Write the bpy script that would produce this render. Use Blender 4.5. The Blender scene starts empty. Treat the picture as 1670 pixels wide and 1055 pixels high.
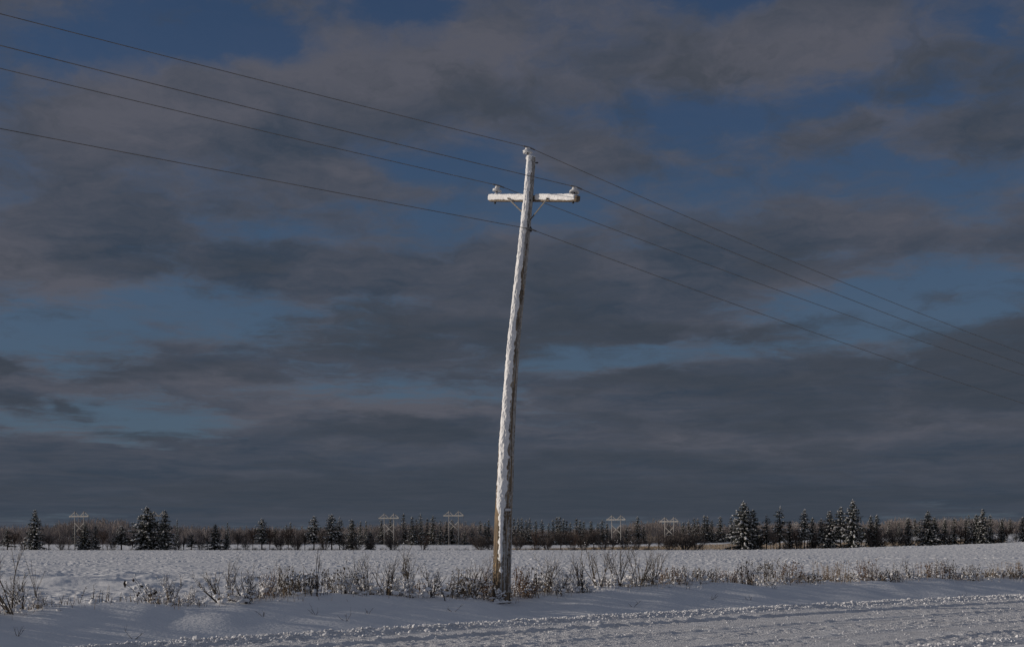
import bpy, math, random
import numpy as np
from mathutils import Vector
random.seed(7); np.random.seed(7)
R = math.radians
sc = bpy.context.scene
COL = sc.collection

# ------------------------------------------------------------------ camera, sky, sun, exposure
EYE, F = 1.40, 2300.0          # eye height in metres, focal length in photo pixels
def PX(px, py, Y):             # point seen at a photo pixel, at depth Y metres
    return Vector(((px - 835) / F * Y, Y, EYE + (875 - py) / F * Y))

cam_d = bpy.data.cameras.new('camera'); cam = bpy.data.objects.new('camera', cam_d); COL.objects.link(cam)
cam.location = (0, 0, EYE); cam.rotation_euler = (R(90), 0, 0)
cam_d.sensor_width = 36; cam_d.lens = F / 1670 * 36; cam_d.shift_y = 0.208
cam_d.clip_start = 0.1; cam_d.clip_end = 20000
sc.camera = cam
sc.view_settings.view_transform = 'Standard'; sc.view_settings.look = 'None'
sc.view_settings.gamma = 1; sc.view_settings.exposure = 0.0

SUN_EL, SUN_T = 11.8, -3.0     # elevation; sun stands to the left, 3 degrees beyond the picture plane
sv = Vector((-math.cos(R(SUN_T)) * math.cos(R(SUN_EL)), -math.sin(R(SUN_T)) * math.cos(R(SUN_EL)), math.sin(R(SUN_EL))))
sd = bpy.data.lights.new('sun', 'SUN'); so = bpy.data.objects.new('sun', sd); COL.objects.link(so)
so.rotation_euler = sv.to_track_quat('Z', 'Y').to_euler()
sd.energy = 2.65; sd.angle = R(0.5); sd.color = (1.0, 0.89, 0.76)

world = bpy.data.worlds.new("World"); sc.world = world; world.use_nodes = True

def build_sky():
    nt = world.node_tree; nt.nodes.clear(); N = nt.nodes; L = nt.links
    def node(t, **k):
        n = N.new(t)
        for a, b in k.items(): setattr(n, a, b)
        return n
    def sock(n, i, v):
        if hasattr(v, 'is_linked') or isinstance(v, bpy.types.NodeSocket): L.new(v, n.inputs[i])
        else: n.inputs[i].default_value = v
    def M(op, a, b=None, c=None, clamp=False):
        n = node('ShaderNodeMath', operation=op, use_clamp=clamp)
        sock(n, 0, a)
        if b is not None: sock(n, 1, b)
        if c is not None: sock(n, 2, c)
        return n.outputs[0]
    def VM(op, a, b=None, c=None, out=0):
        n = node('ShaderNodeVectorMath', operation=op); sock(n, 0, a)
        if b is not None: sock(n, 1, b)
        if c is not None: sock(n, 2, c)
        return n.outputs[out]
    def noise(v, scale, detail=5, rough=.5, w=0, dist=0, out='Fac'):
        n = node('ShaderNodeTexNoise', noise_dimensions='3D')
        L.new(v, n.inputs['Vector']); n.inputs['Scale'].default_value = scale
        n.inputs['Detail'].default_value = detail; n.inputs['Roughness'].default_value = rough
        n.inputs['Distortion'].default_value = dist
        return n.outputs[out]
    def sstep(x, a, b):
        n = node('ShaderNodeMapRange', interpolation_type='SMOOTHSTEP'); L.new(x, n.inputs[0])
        n.inputs[1].default_value = a; n.inputs[2].default_value = b
        n.inputs[3].default_value = 0; n.inputs[4].default_value = 1
        return n.outputs[0]
    def mixc(f, a, b):
        n = node('ShaderNodeMix', data_type='RGBA'); sock(n, 0, f)
        for i, v in ((6, a), (7, b)):
            if isinstance(v, tuple): n.inputs[i].default_value = (*v, 1)
            else: L.new(v, n.inputs[i])
        return n.outputs[2]
    geo = node('ShaderNodeTexCoord').outputs['Generated']
    sep = node('ShaderNodeSeparateXYZ'); L.new(geo, sep.inputs[0])
    az = M('ARCTAN2', sep.outputs[0], sep.outputs[1])         # azimuth from north (+Y), radians
    el = M('ARCSINE', sep.outputs[2])
    cmb = node('ShaderNodeCombineXYZ'); L.new(az, cmb.inputs[0]); L.new(el, cmb.inputs[1])
    q0 = cmb.outputs[0]
    # clouds are stretched along the horizon, more so low down
    st = M('ADD', M('MULTIPLY', M('LOGARITHM', M('ADD', M('MAXIMUM', el, 0.0), 0.05), math.e), 0.28), 0.0)
    cm2 = node('ShaderNodeCombineXYZ'); L.new(az, cm2.inputs[0]); L.new(st, cm2.inputs[1]); L.new(M('MULTIPLY', el, 1.0), cm2.inputs[2])
    qs = VM('MULTIPLY', cm2.outputs[0], (1.0, 1.9, 0.6))
    w1 = noise(qs, 9, 5, .58, out='Color')
    q = VM('MULTIPLY_ADD', VM('SUBTRACT', w1, (.5, .5, .5)), (.13, .05, 0), q0)
    def field(blobs):
        acc = None
        for (x, y, rx, ry, w) in blobs:
            a = math.atan((x - 835) / F); e = math.atan((875 - y) / F * math.cos(a))
            sx, sy = F / rx, F / ry
            d = VM('MULTIPLY_ADD', q, (sx, sy, 0), (-a * sx, -e * sy, 0))
            g = M('POWER', .3679, VM('DOT_PRODUCT', d, d, out=1))
            acc = M('MULTIPLY_ADD', g, w, acc if acc is not None else 0.0)
        return acc
    gaps = field([(320,50,190,42,.75),(440,68,120,36,.45),(650,8,130,24,.7),(150,95,110,36,.4),(60,160,70,18,.25),(1225,15,80,30,.85),(1660,62,34,44,.5),
        (1350,168,230,28,.5),(1000,195,150,28,.42),(1190,235,120,34,.36),(1560,300,140,34,.40),(1330,290,130,30,.36),(720,265,130,42,.6),(640,345,150,22,.4),(440,372,100,16,.5),(1120,330,130,36,.5),(1380,245,160,40,.3),
        (330,512,260,36,.75),(70,548,110,42,.65),(480,545,140,20,.35),(980,578,150,26,.75),(1210,560,110,20,.4),(1440,505,230,36,.75),(1620,465,110,44,.6),(1350,415,120,16,.5),
        (700,632,190,13,.6),(200,690,260,34,.45),(1500,545,160,22,.4),(620,505,70,14,.35),(250,280,70,20,.2),(930,690,120,10,.3),(760,655,160,14,.3),(1010,395,120,24,.35),
        (880,345,110,20,.25),(1660,230,60,30,.3)])
    solid = field([(900,110,330,80,.5),(1330,70,180,60,.5),(560,190,330,70,.4),(150,230,210,80,.4),(60,430,150,90,.6),(600,440,330,60,.5),(250,615,260,34,.75),
        (1180,535,170,18,.6),(1250,720,620,105,1.1),(1640,575,150,60,.8),(400,790,900,60,1.1),(600,560,200,40,.4),(1150,440,300,50,.5),(1000,500,150,36,.4),
        (640,700,160,18,.5),(1570,215,130,30,.6),(1340,220,110,34,.55),(1000,260,120,24,.3),(950,262,110,22,.4),(120,665,26,14,.5),(30,655,40,14,.5),(1560,380,170,36,.5),(870,460,200,60,.4),
        (0,585,24,20,.5),(250,745,400,30,.4),(700,315,120,20,.2)])
    lite = field([(500,115,210,50,.45),(900,80,260,70,.35),(1340,65,150,50,.45),(1240,125,160,36,.3),(110,215,140,50,.45),(40,450,110,70,.55),(600,665,230,20,.55),
        (950,262,120,22,.25),(330,180,200,40,.2),(700,95,160,40,.2),(1560,350,200,30,.25),(1320,520,120,14,.4),(1470,515,120,10,.4),(200,500,100,16,.3),(220,630,260,16,.3),
        (1150,735,160,14,.35),(1480,700,160,20,.25),(780,675,160,12,.25),(620,310,200,30,.2),(90,700,240,22,.25)])
    dark = field([(600,540,200,46,.5),(260,615,240,20,.35),(640,700,160,18,.6),(1180,535,170,16,.6),(1450,640,420,70,.4),(120,665,26,14,.7),(30,655,44,14,.6),(0,590,24,34,.6),
        (1640,590,140,50,.5),(1100,780,700,70,.3),(560,800,700,40,.3),(900,520,170,44,.4),(900,430,130,40,.3),(1000,620,220,20,.4),(150,590,40,30,.0),(1250,830,700,26,.4),
        (770,140,90,50,.2),(1150,110,90,60,.25),(1560,120,200,50,.3),(360,440,180,26,.3),(900,215,130,60,.25),(250,705,120,12,.4),(1250,440,120,26,.3)])
    wv = noise(VM('ADD', qs, (9.1, 4.2, 2.2)), 16, 4, .6, out='Color')
    qw = VM('MULTIPLY_ADD', VM('SUBTRACT', wv, (.5, .5, .5)), (.10, .05, .05), qs)      # swirled, so edges turn ragged
    big = noise(qw, 8, 9, .60)
    fine = noise(VM('MULTIPLY', qw, (1.0, 2.6, 2.0)), 24, 8, .64)
    ff = M('SUBTRACT', fine, .5)
    cov = M('ADD', M('MULTIPLY_ADD', M('SUBTRACT', big, .5), 2.3, .52), M('SUBTRACT', M('MULTIPLY', solid, .75), M('MULTIPLY', gaps, .85)))
    cov = M('MULTIPLY_ADD', ff, M('MULTIPLY_ADD', sstep(el, .30, .08), .9, .35), cov)
    alpha = M('MULTIPLY_ADD', sstep(cov, .02, .80), .86, .10)
    rim = M('MULTIPLY', alpha, M('SUBTRACT', 1.0, alpha))                                # thin cloud is the brightest
    bn = noise(VM('ADD', qw, (3.7, 1.2, 5.1)), 12, 8, .58)
    br = M('ADD', M('MULTIPLY_ADD', M('SUBTRACT', bn, .5), 1.9, .30), M('MULTIPLY', lite, 1.3))
    br = M('MULTIPLY_ADD', rim, 1.3, br); br = M('MULTIPLY_ADD', ff, 1.05, br, clamp=True)
    cloud = mixc(br, (.039, .054, .080), (.095, .098, .122))
    # second, lower layer: dark slate rags
    b2 = noise(VM('ADD', qw, (13.7, 7.2, 1.1)), 13, 9, .62)
    cb = M('ADD', M('MULTIPLY', dark, 1.25), M('MULTIPLY', M('SUBTRACT', b2, .5), 2.0))
    alb = M('MULTIPLY', sstep(M('MULTIPLY_ADD', ff, .8, cb), .02, .74), .80)
    rag = mixc(fine, (.034, .046, .064), (.056, .066, .086))
    # low clouds are bluish slate, sunk in distance
    lowb = sstep(el, .085, .0)
    cloud = mixc(M('MULTIPLY', lowb, .45), cloud, (.042, .054, .074))
    sky = node('ShaderNodeTexSky', sky_type='NISHITA'); sky.sun_disc = False
    sky.sun_elevation = R(SUN_EL); sky.sun_rotation = R(-90 + SUN_T); sky.air_density = 1.0; sky.dust_density = .3; sky.ozone_density = 2.0
    clear = VM('MULTIPLY', sky.outputs[0], (.028, .034, .047))
    hz = sstep(el, .30, .06)
    clear = mixc(M('MULTIPLY_ADD', hz, .62, .05), clear, (.070, .110, .172))
    col = mixc(alpha, clear, cloud)
    # the part of the sky behind and beside the camera is thinner, sunlit cloud
    dotf = VM('DOT_PRODUCT', geo, (.35, .92, -.15), out=1)
    col = mixc(alb, col, rag)
    back = sstep(dotf, .62, -.35)
    col = mixc(M('MULTIPLY', back, .8), col, mixc(br, (.090, .114, .166), (.190, .199, .226)))
    bg = node('ShaderNodeBackground'); L.new(col, bg.inputs[0]); bg.inputs[1].default_value = 1.0
    # Nishita radiance is scaled inside: overall it enters at about 0.06
    o = node('ShaderNodeOutputWorld'); L.new(bg.outputs[0], o.inputs[0])
build_sky()

# ------------------------------------------------------------------ helpers
def link(o, parent=None):
    COL.objects.link(o)
    if parent: o.parent = parent
    return o
def tag(o, label=None, cat=None, group=None, kind=None):
    for k, v in (('label', label), ('category', cat), ('group', group), ('kind', kind)):
        if v: o[k] = v
    return o
def empty(name, loc=(0, 0, 0), rz=0):
    o = bpy.data.objects.new(name, None); o.location = loc; o.rotation_euler = (0, 0, rz); o.empty_display_size = .2
    return link(o)

class MB:
    """collects shapes and links them as ONE mesh"""
    def __init__(s): s.v = []; s.f = []; s.n = 0
    def add(s, V, Fc):
        V = np.asarray(V, dtype=np.float64).reshape(-1, 3); Fc = np.asarray(Fc, dtype=np.int64)
        s.v.append(V); s.f.append(Fc + s.n); s.n += len(V)
    def tube(s, pts, rad, n=6, cap=True):
        pts = np.array([tuple(p) for p in pts], float); m = len(pts)
        rad = np.full(m, rad, float) if np.isscalar(rad) else np.array(rad, float)
        t = np.gradient(pts, axis=0); t /= np.linalg.norm(t, axis=1)[:, None] + 1e-12
        ref = np.array([0, 0, 1.0]) if abs(t[:, 2]).mean() < .8 else np.array([0, 1.0, 0])
        a = np.cross(t, ref); a /= np.linalg.norm(a, axis=1)[:, None] + 1e-12
        b = np.cross(t, a)
        th = np.arange(n) * 2 * math.pi / n
        V = pts[:, None] + rad[:, None, None] * (a[:, None] * np.cos(th)[None, :, None] + b[:, None] * np.sin(th)[None, :, None])
        i = np.arange(m - 1)[:, None] * n; j = np.arange(n)[None]
        k = (j + 1) % n
        s.add(V, np.stack([i + j, i + k, i + n + k, i + n + j], -1).reshape(-1, 4))
        if cap and n >= 3:
            for base, c, sg in ((s.n - n * m, pts[0], 1), (s.n - n, pts[-1], 0)):
                cc = np.array([c]); s.v.append(cc); ci = s.n; s.n += 1
                jj = np.arange(n); kk = (jj + 1) % n
                tri = np.stack([base + kk, base + jj, np.full(n, ci)], -1) if sg else np.stack([base + jj, base + kk, np.full(n, ci)], -1)
                s.f.append(tri)
    def box(s, c, sz, ax=None):
        c = np.array(c, float); h = np.array(sz, float) / 2
        A = np.eye(3) if ax is None else np.array(ax, float)
        V = [c + A[0] * x * h[0] + A[1] * y * h[1] + A[2] * z * h[2] for x in (-1, 1) for y in (-1, 1) for z in (-1, 1)]
        s.add(V, [(0, 1, 3, 2), (4, 6, 7, 5), (0, 4, 5, 1), (2, 3, 7, 6), (0, 2, 6, 4), (1, 5, 7, 3)])
    def bar(s, a, b, w, h=None):
        a = np.array(a, float); b = np.array(b, float); h = h or w
        x = b - a; l = np.linalg.norm(x); x = x / l
        y = np.cross([0, 0, 1.0], x); y /= np.linalg.norm(y) + 1e-9
        s.box((a + b) / 2, (l, w, h), (x, y, np.cross(x, y)))
    def lathe(s, prof, o, ax=(0, 0, 1), n=20):
        ax = np.array(ax, float); ax /= np.linalg.norm(ax)
        u = np.cross(ax, [0, 1.0, 0]); u /= np.linalg.norm(u); w = np.cross(ax, u)
        th = np.arange(n) * 2 * math.pi / n
        V = np.array([[np.array(o) + ax * z + r * (u * math.cos(t) + w * math.sin(t)) for t in th] for r, z in prof])
        m = len(prof); i = np.arange(m - 1)[:, None] * n; j = np.arange(n)[None]; k = (j + 1) % n
        s.add(V, np.stack([i + j, i + k, i + n + k, i + n + j], -1).reshape(-1, 4))
    def blobs(s, C, S, lod=0, jit=.22):
        """many lumpy balls at once: C (k,3) centres, S (k,3) half sizes"""
        C = np.atleast_2d(C); S = np.atleast_2d(S); k = len(C)
        if k == 0: return
        T, Fc = ICO[lod]
        a = np.random.rand(k) * 6.283; ca, sa = np.cos(a), np.sin(a)
        D = 1 + np.random.uniform(-jit, jit, (k, len(T)))
        P = T[None] * D[:, :, None]
        x = P[..., 0] * ca[:, None] - P[..., 1] * sa[:, None]; y = P[..., 0] * sa[:, None] + P[..., 1] * ca[:, None]
        V = np.stack([x * S[:, None, 0], y * S[:, None, 1], P[..., 2] * S[:, None, 2]], -1) + C[:, None]
        FF = (Fc[None] + (np.arange(k) * len(T))[:, None, None]).reshape(-1, 3)
        s.add(V, FF)
    def build(s, name, m, parent=None, smooth=True, loc=None):
        me = bpy.data.meshes.new(name)
        V = np.concatenate(s.v) if s.v else np.zeros((0, 3))
        Ls = [f.reshape(-1) for f in s.f]; cnt = np.concatenate([np.full(len(f), f.shape[1]) for f in s.f])
        Lp = np.concatenate(Ls)
        me.vertices.add(len(V)); me.vertices.foreach_set('co', V.astype(np.float32).ravel())
        me.loops.add(len(Lp)); me.loops.foreach_set('vertex_index', Lp.astype(np.int32))
        me.polygons.add(len(cnt)); st = np.concatenate([[0], np.cumsum(cnt)[:-1]])
        me.polygons.foreach_set('loop_start', st.astype(np.int32)); me.polygons.foreach_set('loop_total', cnt.astype(np.int32))
        me.polygons.foreach_set('use_smooth', np.full(len(cnt), smooth))
        me.update(calc_edges=True); me.validate()
        me.materials.append(m)
        o = bpy.data.objects.new(name, me)
        if loc is not None: o.location = loc
        return link(o, parent)

def ico(level):
    V = [(1,0,0),(-1,0,0),(0,1,0),(0,-1,0),(0,0,1),(0,0,-1)]
    Fc = [(0,2,4),(2,1,4),(1,3,4),(3,0,4),(2,0,5),(1,2,5),(3,1,5),(0,3,5)]
    V = [np.array(v, float) for v in V]
    for _ in range(level):
        cache = {}; NF = []
        def mid(a, b):
            k = (min(a, b), max(a, b))
            if k not in cache:
                m = V[a] + V[b]; V.append(m / np.linalg.norm(m)); cache[k] = len(V) - 1
            return cache[k]
        for a, b, c in Fc:
            x, y, z = mid(a, b), mid(b, c), mid(c, a)
            NF += [(a, x, z), (x, b, y), (z, y, c), (x, y, z)]
        Fc = NF
    return np.array(V), np.array(Fc)
ICO = [ico(0), ico(1), ico(2)]

def gnoise(x, y, seed=0):
    """2-D gradient noise, about -1..1"""
    x = np.asarray(x, float); y = np.asarray(y, float)
    xi = np.floor(x).astype(np.int64); yi = np.floor(y).astype(np.int64); fx = x - xi; fy = y - yi
    def g(ix, iy, dx, dy):
        h = (ix * 374761393 + iy * 668265263 + seed * 982451653) & 0xffffffff
        h = ((h ^ (h >> 13)) * 1274126177) & 0xffffffff; h = h ^ (h >> 16)
        a = (h & 0xffff) / 65536.0 * 6.2832
        return np.cos(a) * dx + np.sin(a) * dy
    u = fx * fx * fx * (fx * (fx * 6 - 15) + 10); v = fy * fy * fy * (fy * (fy * 6 - 15) + 10)
    a = g(xi, yi, fx, fy); b = g(xi + 1, yi, fx - 1, fy); c = g(xi, yi + 1, fx, fy - 1); d = g(xi + 1, yi + 1, fx - 1, fy - 1)
    return (a + u * (b - a) + v * ((c + u * (d - c)) - (a + u * (b - a)))) * 1.5
def fbm(x, y, o=3, seed=0, g=.5):
    r = 0; a = 1
    for i in range(o): r = r + a * gnoise(x * 2 ** i, y * 2 ** i, seed + i * 17); a *= g
    return r
def sst(x, a, b):
    t = np.clip((x - a) / (b - a), 0, 1); return t * t * (3 - 2 * t)

# ------------------------------------------------------------------ materials
def mat(name, base, rough=.8, c2=None, scale=5, stretch=(1, 1, 1), lo=.35, hi=.65, bump=0, bscale=30, detail=4, c3=None, spec=.3, bstretch=(1,1,1), sub=0):
    m = bpy.data.materials.new(name); m.use_nodes = True; nt = m.node_tree; N = nt.nodes; L = nt.links
    b = N['Principled BSDF']; b.inputs['Roughness'].default_value = rough; b.inputs['Specular IOR Level'].default_value = spec
    b.inputs['Base Color'].default_value = (*base, 1)
    if sub: b.inputs['Subsurface Weight'].default_value = sub; b.inputs['Subsurface Radius'].default_value = (.01, .012, .015)
    tc = N.new('ShaderNodeTexCoord')
    if c2:
        mp = N.new('ShaderNodeMapping'); mp.inputs['Scale'].default_value = stretch; L.new(tc.outputs['Object'], mp.inputs[0])
        n = N.new('ShaderNodeTexNoise'); n.inputs['Scale'].default_value = scale; n.inputs['Detail'].default_value = detail; L.new(mp.outputs[0], n.inputs[0])
        r = N.new('ShaderNodeValToRGB'); e = r.color_ramp.elements
        e[0].position = lo; e[0].color = (*base, 1); e[1].position = hi; e[1].color = (*c2, 1)
        if c3: x = e.new((lo + hi) / 2); x.color = (*c3, 1)
        L.new(n.outputs['Fac'], r.inputs[0]); L.new(r.outputs[0], b.inputs['Base Color'])
    if bump:
        mp = N.new('ShaderNodeMapping'); mp.inputs['Scale'].default_value = bstretch; L.new(tc.outputs['Object'], mp.inputs[0])
        n = N.new('ShaderNodeTexNoise'); n.inputs['Scale'].default_value = bscale; n.inputs['Detail'].default_value = 5; L.new(mp.outputs[0], n.inputs[0])
        bu = N.new('ShaderNodeBump'); bu.inputs['Distance'].default_value = bump; bu.inputs['Strength'].default_value = 1
        L.new(n.outputs['Fac'], bu.inputs['Height']); L.new(bu.outputs[0], b.inputs['Normal'])
    return m
M_SNOW = mat('snow_field', (.80, .81, .84), .75, (.86, .86, .88), 3, bump=.012, bscale=14)
M_ROAD = mat('road_snow', (.66, .65, .66), .7, (.82, .82, .84), 2.5, lo=.3, hi=.7, bump=.022, bscale=36, detail=8)
M_SNOWP = mat('plastered_snow', (.84, .83, .83), .7, (.90, .90, .91), 8, bump=.008, bscale=45)
M_RIME = mat('thin_rime', (.26, .25, .24), .8, (.46, .45, .44), 14)
M_SNOWT = mat('twig_snow', (.78, .78, .80), .7)
M_SNOWF = mat('tree_snow', (.72, .72, .73), .8)
M_POLE = mat('weathered_wood', (.065, .054, .045), .85, (.42, .31, .19), 3.0, (9, 9, .55), .34, .70, bump=.02, bscale=9, bstretch=(7, 7, .35), detail=7, c3=(.20, .15, .105))
M_ARM = mat('arm_wood', (.10, .08, .06), .85, (.26, .20, .14), 12, (2, 2, 8), bump=.004, bscale=30)
M_STEEL = mat('galvanised_steel', (.08, .074, .066), .55, (.17, .15, .13), 14)
M_DARK = mat('dark_iron', (.035, .033, .032), .6)
M_WIRE = mat('aged_wire', (.13, .12, .112), .6, (.22, .20, .185), 6)
M_PORC = mat('glazed_porcelain', (.62, .61, .60), .3, (.75, .74, .73), 18, spec=.5)
M_TAGM = mat('tag_plate', (.72, .72, .74), .5, (.5, .5, .52), 30)
M_TWIG = mat('shrub_bark', (.028, .022, .019), .85, (.075, .056, .044), 6)
M_TWIG2 = mat('reddish_bark', (.09, .050, .034), .85, (.26, .165, .10), 6)
M_TWIG3 = mat('grey_twigs', (.06, .048, .038), .85, (.19, .155, .115), 6)
M_GRASS = mat('dry_grass', (.20, .135, .08), .9, (.36, .27, .18), 3)
M_STRAW = mat('straw_strip', (.30, .23, .16), .9, (.44, .345, .24), .25, lo=.3, hi=.7)
M_NEED = mat('frosted_needles', (.050, .056, .046), .9, (.115, .12, .105), 1.2)
M_BARK = mat('conifer_bark', (.035, .03, .026), .9, (.09, .078, .068), 3)
M_BARE = mat('bare_branches', (.085, .070, .064), .9, (.18, .15, .135), .6)
M_BARE2 = mat('red_brown_branches', (.09, .062, .050), .9, (.19, .135, .11), .6)
M_PALE = mat('pale_branches', (.15, .125, .105), .9, (.26, .22, .19), .8)
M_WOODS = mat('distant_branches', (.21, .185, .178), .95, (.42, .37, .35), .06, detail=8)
M_FROSTY = mat('frosted_timber', (.30, .285, .265), .8, (.46, .44, .42), 1.5)
M_STRING = mat('insulator_glass', (.10, .10, .11), .5)

# ------------------------------------------------------------------ terrain
def zr(X):                      # far edge of the road
    X = np.asarray(X, float); Xc = np.clip(X, -14, 28)
    return 22.8 + .965 * Xc - .0095 * Xc ** 2 + (X - Xc) * (.965 - .019 * Xc)
def perp(X, Y):                 # signed distance from that edge, positive towards the field
    Xc = np.clip(X, -14, 28); sl = .965 - .019 * Xc
    return (Y - zr(X)) / np.sqrt(1 + sl * sl)
PR = np.array([(-90, 0), (-8.9, 0), (-8.1, .05), (-7.7, -.14), (-.25, -.14), (-.02, .0), (.3, -.01), (.8, -.16), (1.3, -.22), (1.9, -.12), (3.0, .11), (3.7, .27), (4.3, .33), (5.2, .17), (7, -.08), (12, -.2), (9e3, -.2)])
FR = np.array([(0, 0), (33, 0), (60, -.15), (100, -.45), (200, -1.1), (395, -2.2), (402, -2.2), (460, -.9), (700, -.8), (9000, -.8)])
def near_z(X, Y):
    p = perp(X, Y)
    z = np.interp(p, PR[:, 0], PR[:, 1])
    z = (z + np.interp(p + .22, PR[:, 0], PR[:, 1]) + np.interp(p - .22, PR[:, 0], PR[:, 1])) / 3 if True else z
    bank = sst(p, 1.2, 3.6) * (1 - sst(p, 5.5, 8))
    z = z + bank * (.085 * gnoise(X / 2.4, Y / 2.4, 5) + .05 * gnoise(X / 1.0, Y / 1.0, 6) + .010 * gnoise(X / .3, Y / .3, 8) * sst(p, 3.6, 4.2))
    z = z - .20 * np.exp(-(((X + .1) / 1.3) ** 2 + ((Y - 27.9) / 1.2) ** 2))
    u = X / np.maximum(Y, 1) * F + 835
    z = z - bank * .07 * sst(u, 1350, 1700)
    return z, p
def ground_z(X, Y, detail=True):
    X = np.asarray(X, float); Y = np.asarray(Y, float)
    z, p = near_z(X, Y)
    Yp = np.maximum(Y, 0)
    z = z + np.where(p > 0, np.interp(Yp, FR[:, 0], FR[:, 1]), 0)
    u = X / np.maximum(Y, 1) * F + 835
    uu = np.clip((u - 1150) / 520, 0, 1.6)
    far = sst(Yp, 120, 395)
    z = z + np.where(p > 0, far * (2.15 * uu ** 1.6), 0)
    behind = sst(Yp, 398, 440)
    z = z + behind * (1.5 * sst(u, 900, 1450) + .9 * (sst(u, 1400, 1550)) - 1.2 * uu ** 1.6 * 0 - 2.15 * uu ** 1.6 * .45)
    z = z + sst(Yp, 300, 385) * (1 - behind) * .12 * gnoise(X / 9, Y / 9, 31) * sst(u, 1250, 1450) * 2
    if detail:
        fm = sst(p, 7.5, 12) * (1 - sst(Yp, 400, 470) * .6)
        grow = .48 + .52 * sst(Yp, 50, 130) + sst(Yp, 110, 380) * 1.0
        pm = .35 + .65 * sst(gnoise(X / 16, Y / 13, 33) + .5 * gnoise(X / 5, Y / 6, 34), -.45, .35)
        grow = grow * pm
        n1 = gnoise(X / .60, Y / .9, 11); n2 = gnoise(X / .27, Y / .36, 12)
        z = z + fm * grow * (.05 * fbm(X / 1.7, Y / 2.2, 2, 13) + .045 * n1 + .042 * n2 + .20 * np.maximum(gnoise(X / .36, Y / .5, 14) - .26, 0) - .12 * np.maximum(gnoise(X / .55, Y / .7, 19) - .25, 0))
        z = z + fm * (.05 * gnoise(X / 9, Y / 6, 15) + .07 * np.maximum(gnoise(X / 3.2, Y / 3.2, 16), 0) ** 1.4)
        dm = sst(Yp, 38, 46) * (1 - sst(Yp, 62, 80)) * fm
        z = z + dm * .30 * np.maximum(gnoise(X / 2.1, Y / 3.0, 21) - .12, 0) ** 1.0
        for (y0, sl, pit, sp, w) in ((72, .10, .10, .85, .5), (118, -.06, .13, 1.0, .9), (150, .05, .16, 1.2, 1.3), (96, .02, .10, .9, .6)):
            d = Y - (y0 + sl * X + 1.2 * np.sin(X / 9))
            z = z - fm * pit * np.exp(-(d / w) ** 2) * np.maximum(np.sin(X * 2 * math.pi / sp), 0)
        z = z + .008 * gnoise(X / .16, Y / .16, 23) * sst(p, 3.8, 5)
    return z
def gz(x, y): return float(ground_z(np.array([x]), np.array([y]), False)[0])

def build_ground():
    azs = np.concatenate([np.linspace(-180, -32, 36)[:-1], np.linspace(-32, -22, 60)[:-1], np.linspace(-22, 22, 1050)[:-1], np.linspace(22, 32, 60)[:-1], np.linspace(32, 180, 36)[:-1]])
    rs = [0.3, 1, 2, 4, 6, 8, 10, 12, 13, 14]
    while rs[-1] < 44: rs.append(rs[-1] + .075)
    while rs[-1] < 430: rs.append(rs[-1] * 1.0030)
    while rs[-1] < 640: rs.append(rs[-1] + 4)
    while rs[-1] < 9000: rs.append(rs[-1] * 1.25)
    rs = np.array(rs); A, Rr = np.meshgrid(np.radians(azs), rs)
    X = Rr * np.sin(A); Y = Rr * np.cos(A)
    Z = ground_z(X, Y)
    n = len(azs); m = len(rs)
    V = np.stack([X, Y, Z], -1).reshape(-1, 3)
    i = np.arange(m - 1)[:, None] * n; j = np.arange(n)[None]; k = (j + 1) % n
    b = MB(); b.add(V, np.stack([i + j, i + k, i + n + k, i + n + j], -1).reshape(-1, 4)[:, ::-1])
    c = MB; b.add([(0, 0, Z[0, 0])], np.zeros((0, 3), int))
    ctr = b.n - 1
    jj = np.arange(n); b.f.append(np.stack([np.full(n, ctr), (jj + 1) % n, jj], -1))
    o = b.build('ground', M_SNOW); tag(o, kind='structure')
build_ground()

def edge_pt(s, p):               # s metres along the edge from the pole's column, p metres towards the field
    X = S2X(s); sl = .965 - .019 * np.clip(X, -14, 28); q = np.sqrt(1 + sl * sl)
    return X - p * sl / q, zr(X) + p / q
_x = np.linspace(-40, 80, 4000); _s = np.concatenate([[0], np.cumsum(np.hypot(np.diff(_x), np.diff(zr(_x))))]); _s -= np.interp(0, _x, _s)
def S2X(s): return np.interp(s, _s, _x)

def road_h(s, p):
    z = .005 * gnoise(s / 6, p / .5, 41) + .004 * gnoise(s / 2.2, p / .12, 42)
    rough = sst(gnoise(s / 9, p / 1.1, 43), -.35, .35)
    z = z + (.3 + rough) * (.024 * np.maximum(gnoise(s / .11, p / .08, 44), -.15) + .010 * np.maximum(gnoise(s / .25, p / .14, 45) - .1, 0))
    for c, w, h in ((-1.55, .07, .045), (-3.3, .10, .035), (-3.65, .06, -.02), (-5.2, .1, .03), (-1.75, .08, -.02), (-6.5, .12, .03)):
        cc = c + .06 * gnoise(s / 5, 0 * s, 46) + .02 * gnoise(s / .5, 0 * s, 47)
        z = z + h * np.exp(-((p - cc) / w) ** 2) * (.75 + .5 * gnoise(s / .35, p * 0, 48))
    berm = np.exp(-((p + .28) / .26) ** 2)
    z = z + berm * (.055 + .03 * gnoise(s / .35, p / .15, 49) + .015 * gnoise(s / .1, p / .08, 50))
    z = z + np.exp(-((p + 7.5) / .25) ** 2) * .06
    return z - .10 * sst(p, -.12, .06)
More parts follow.
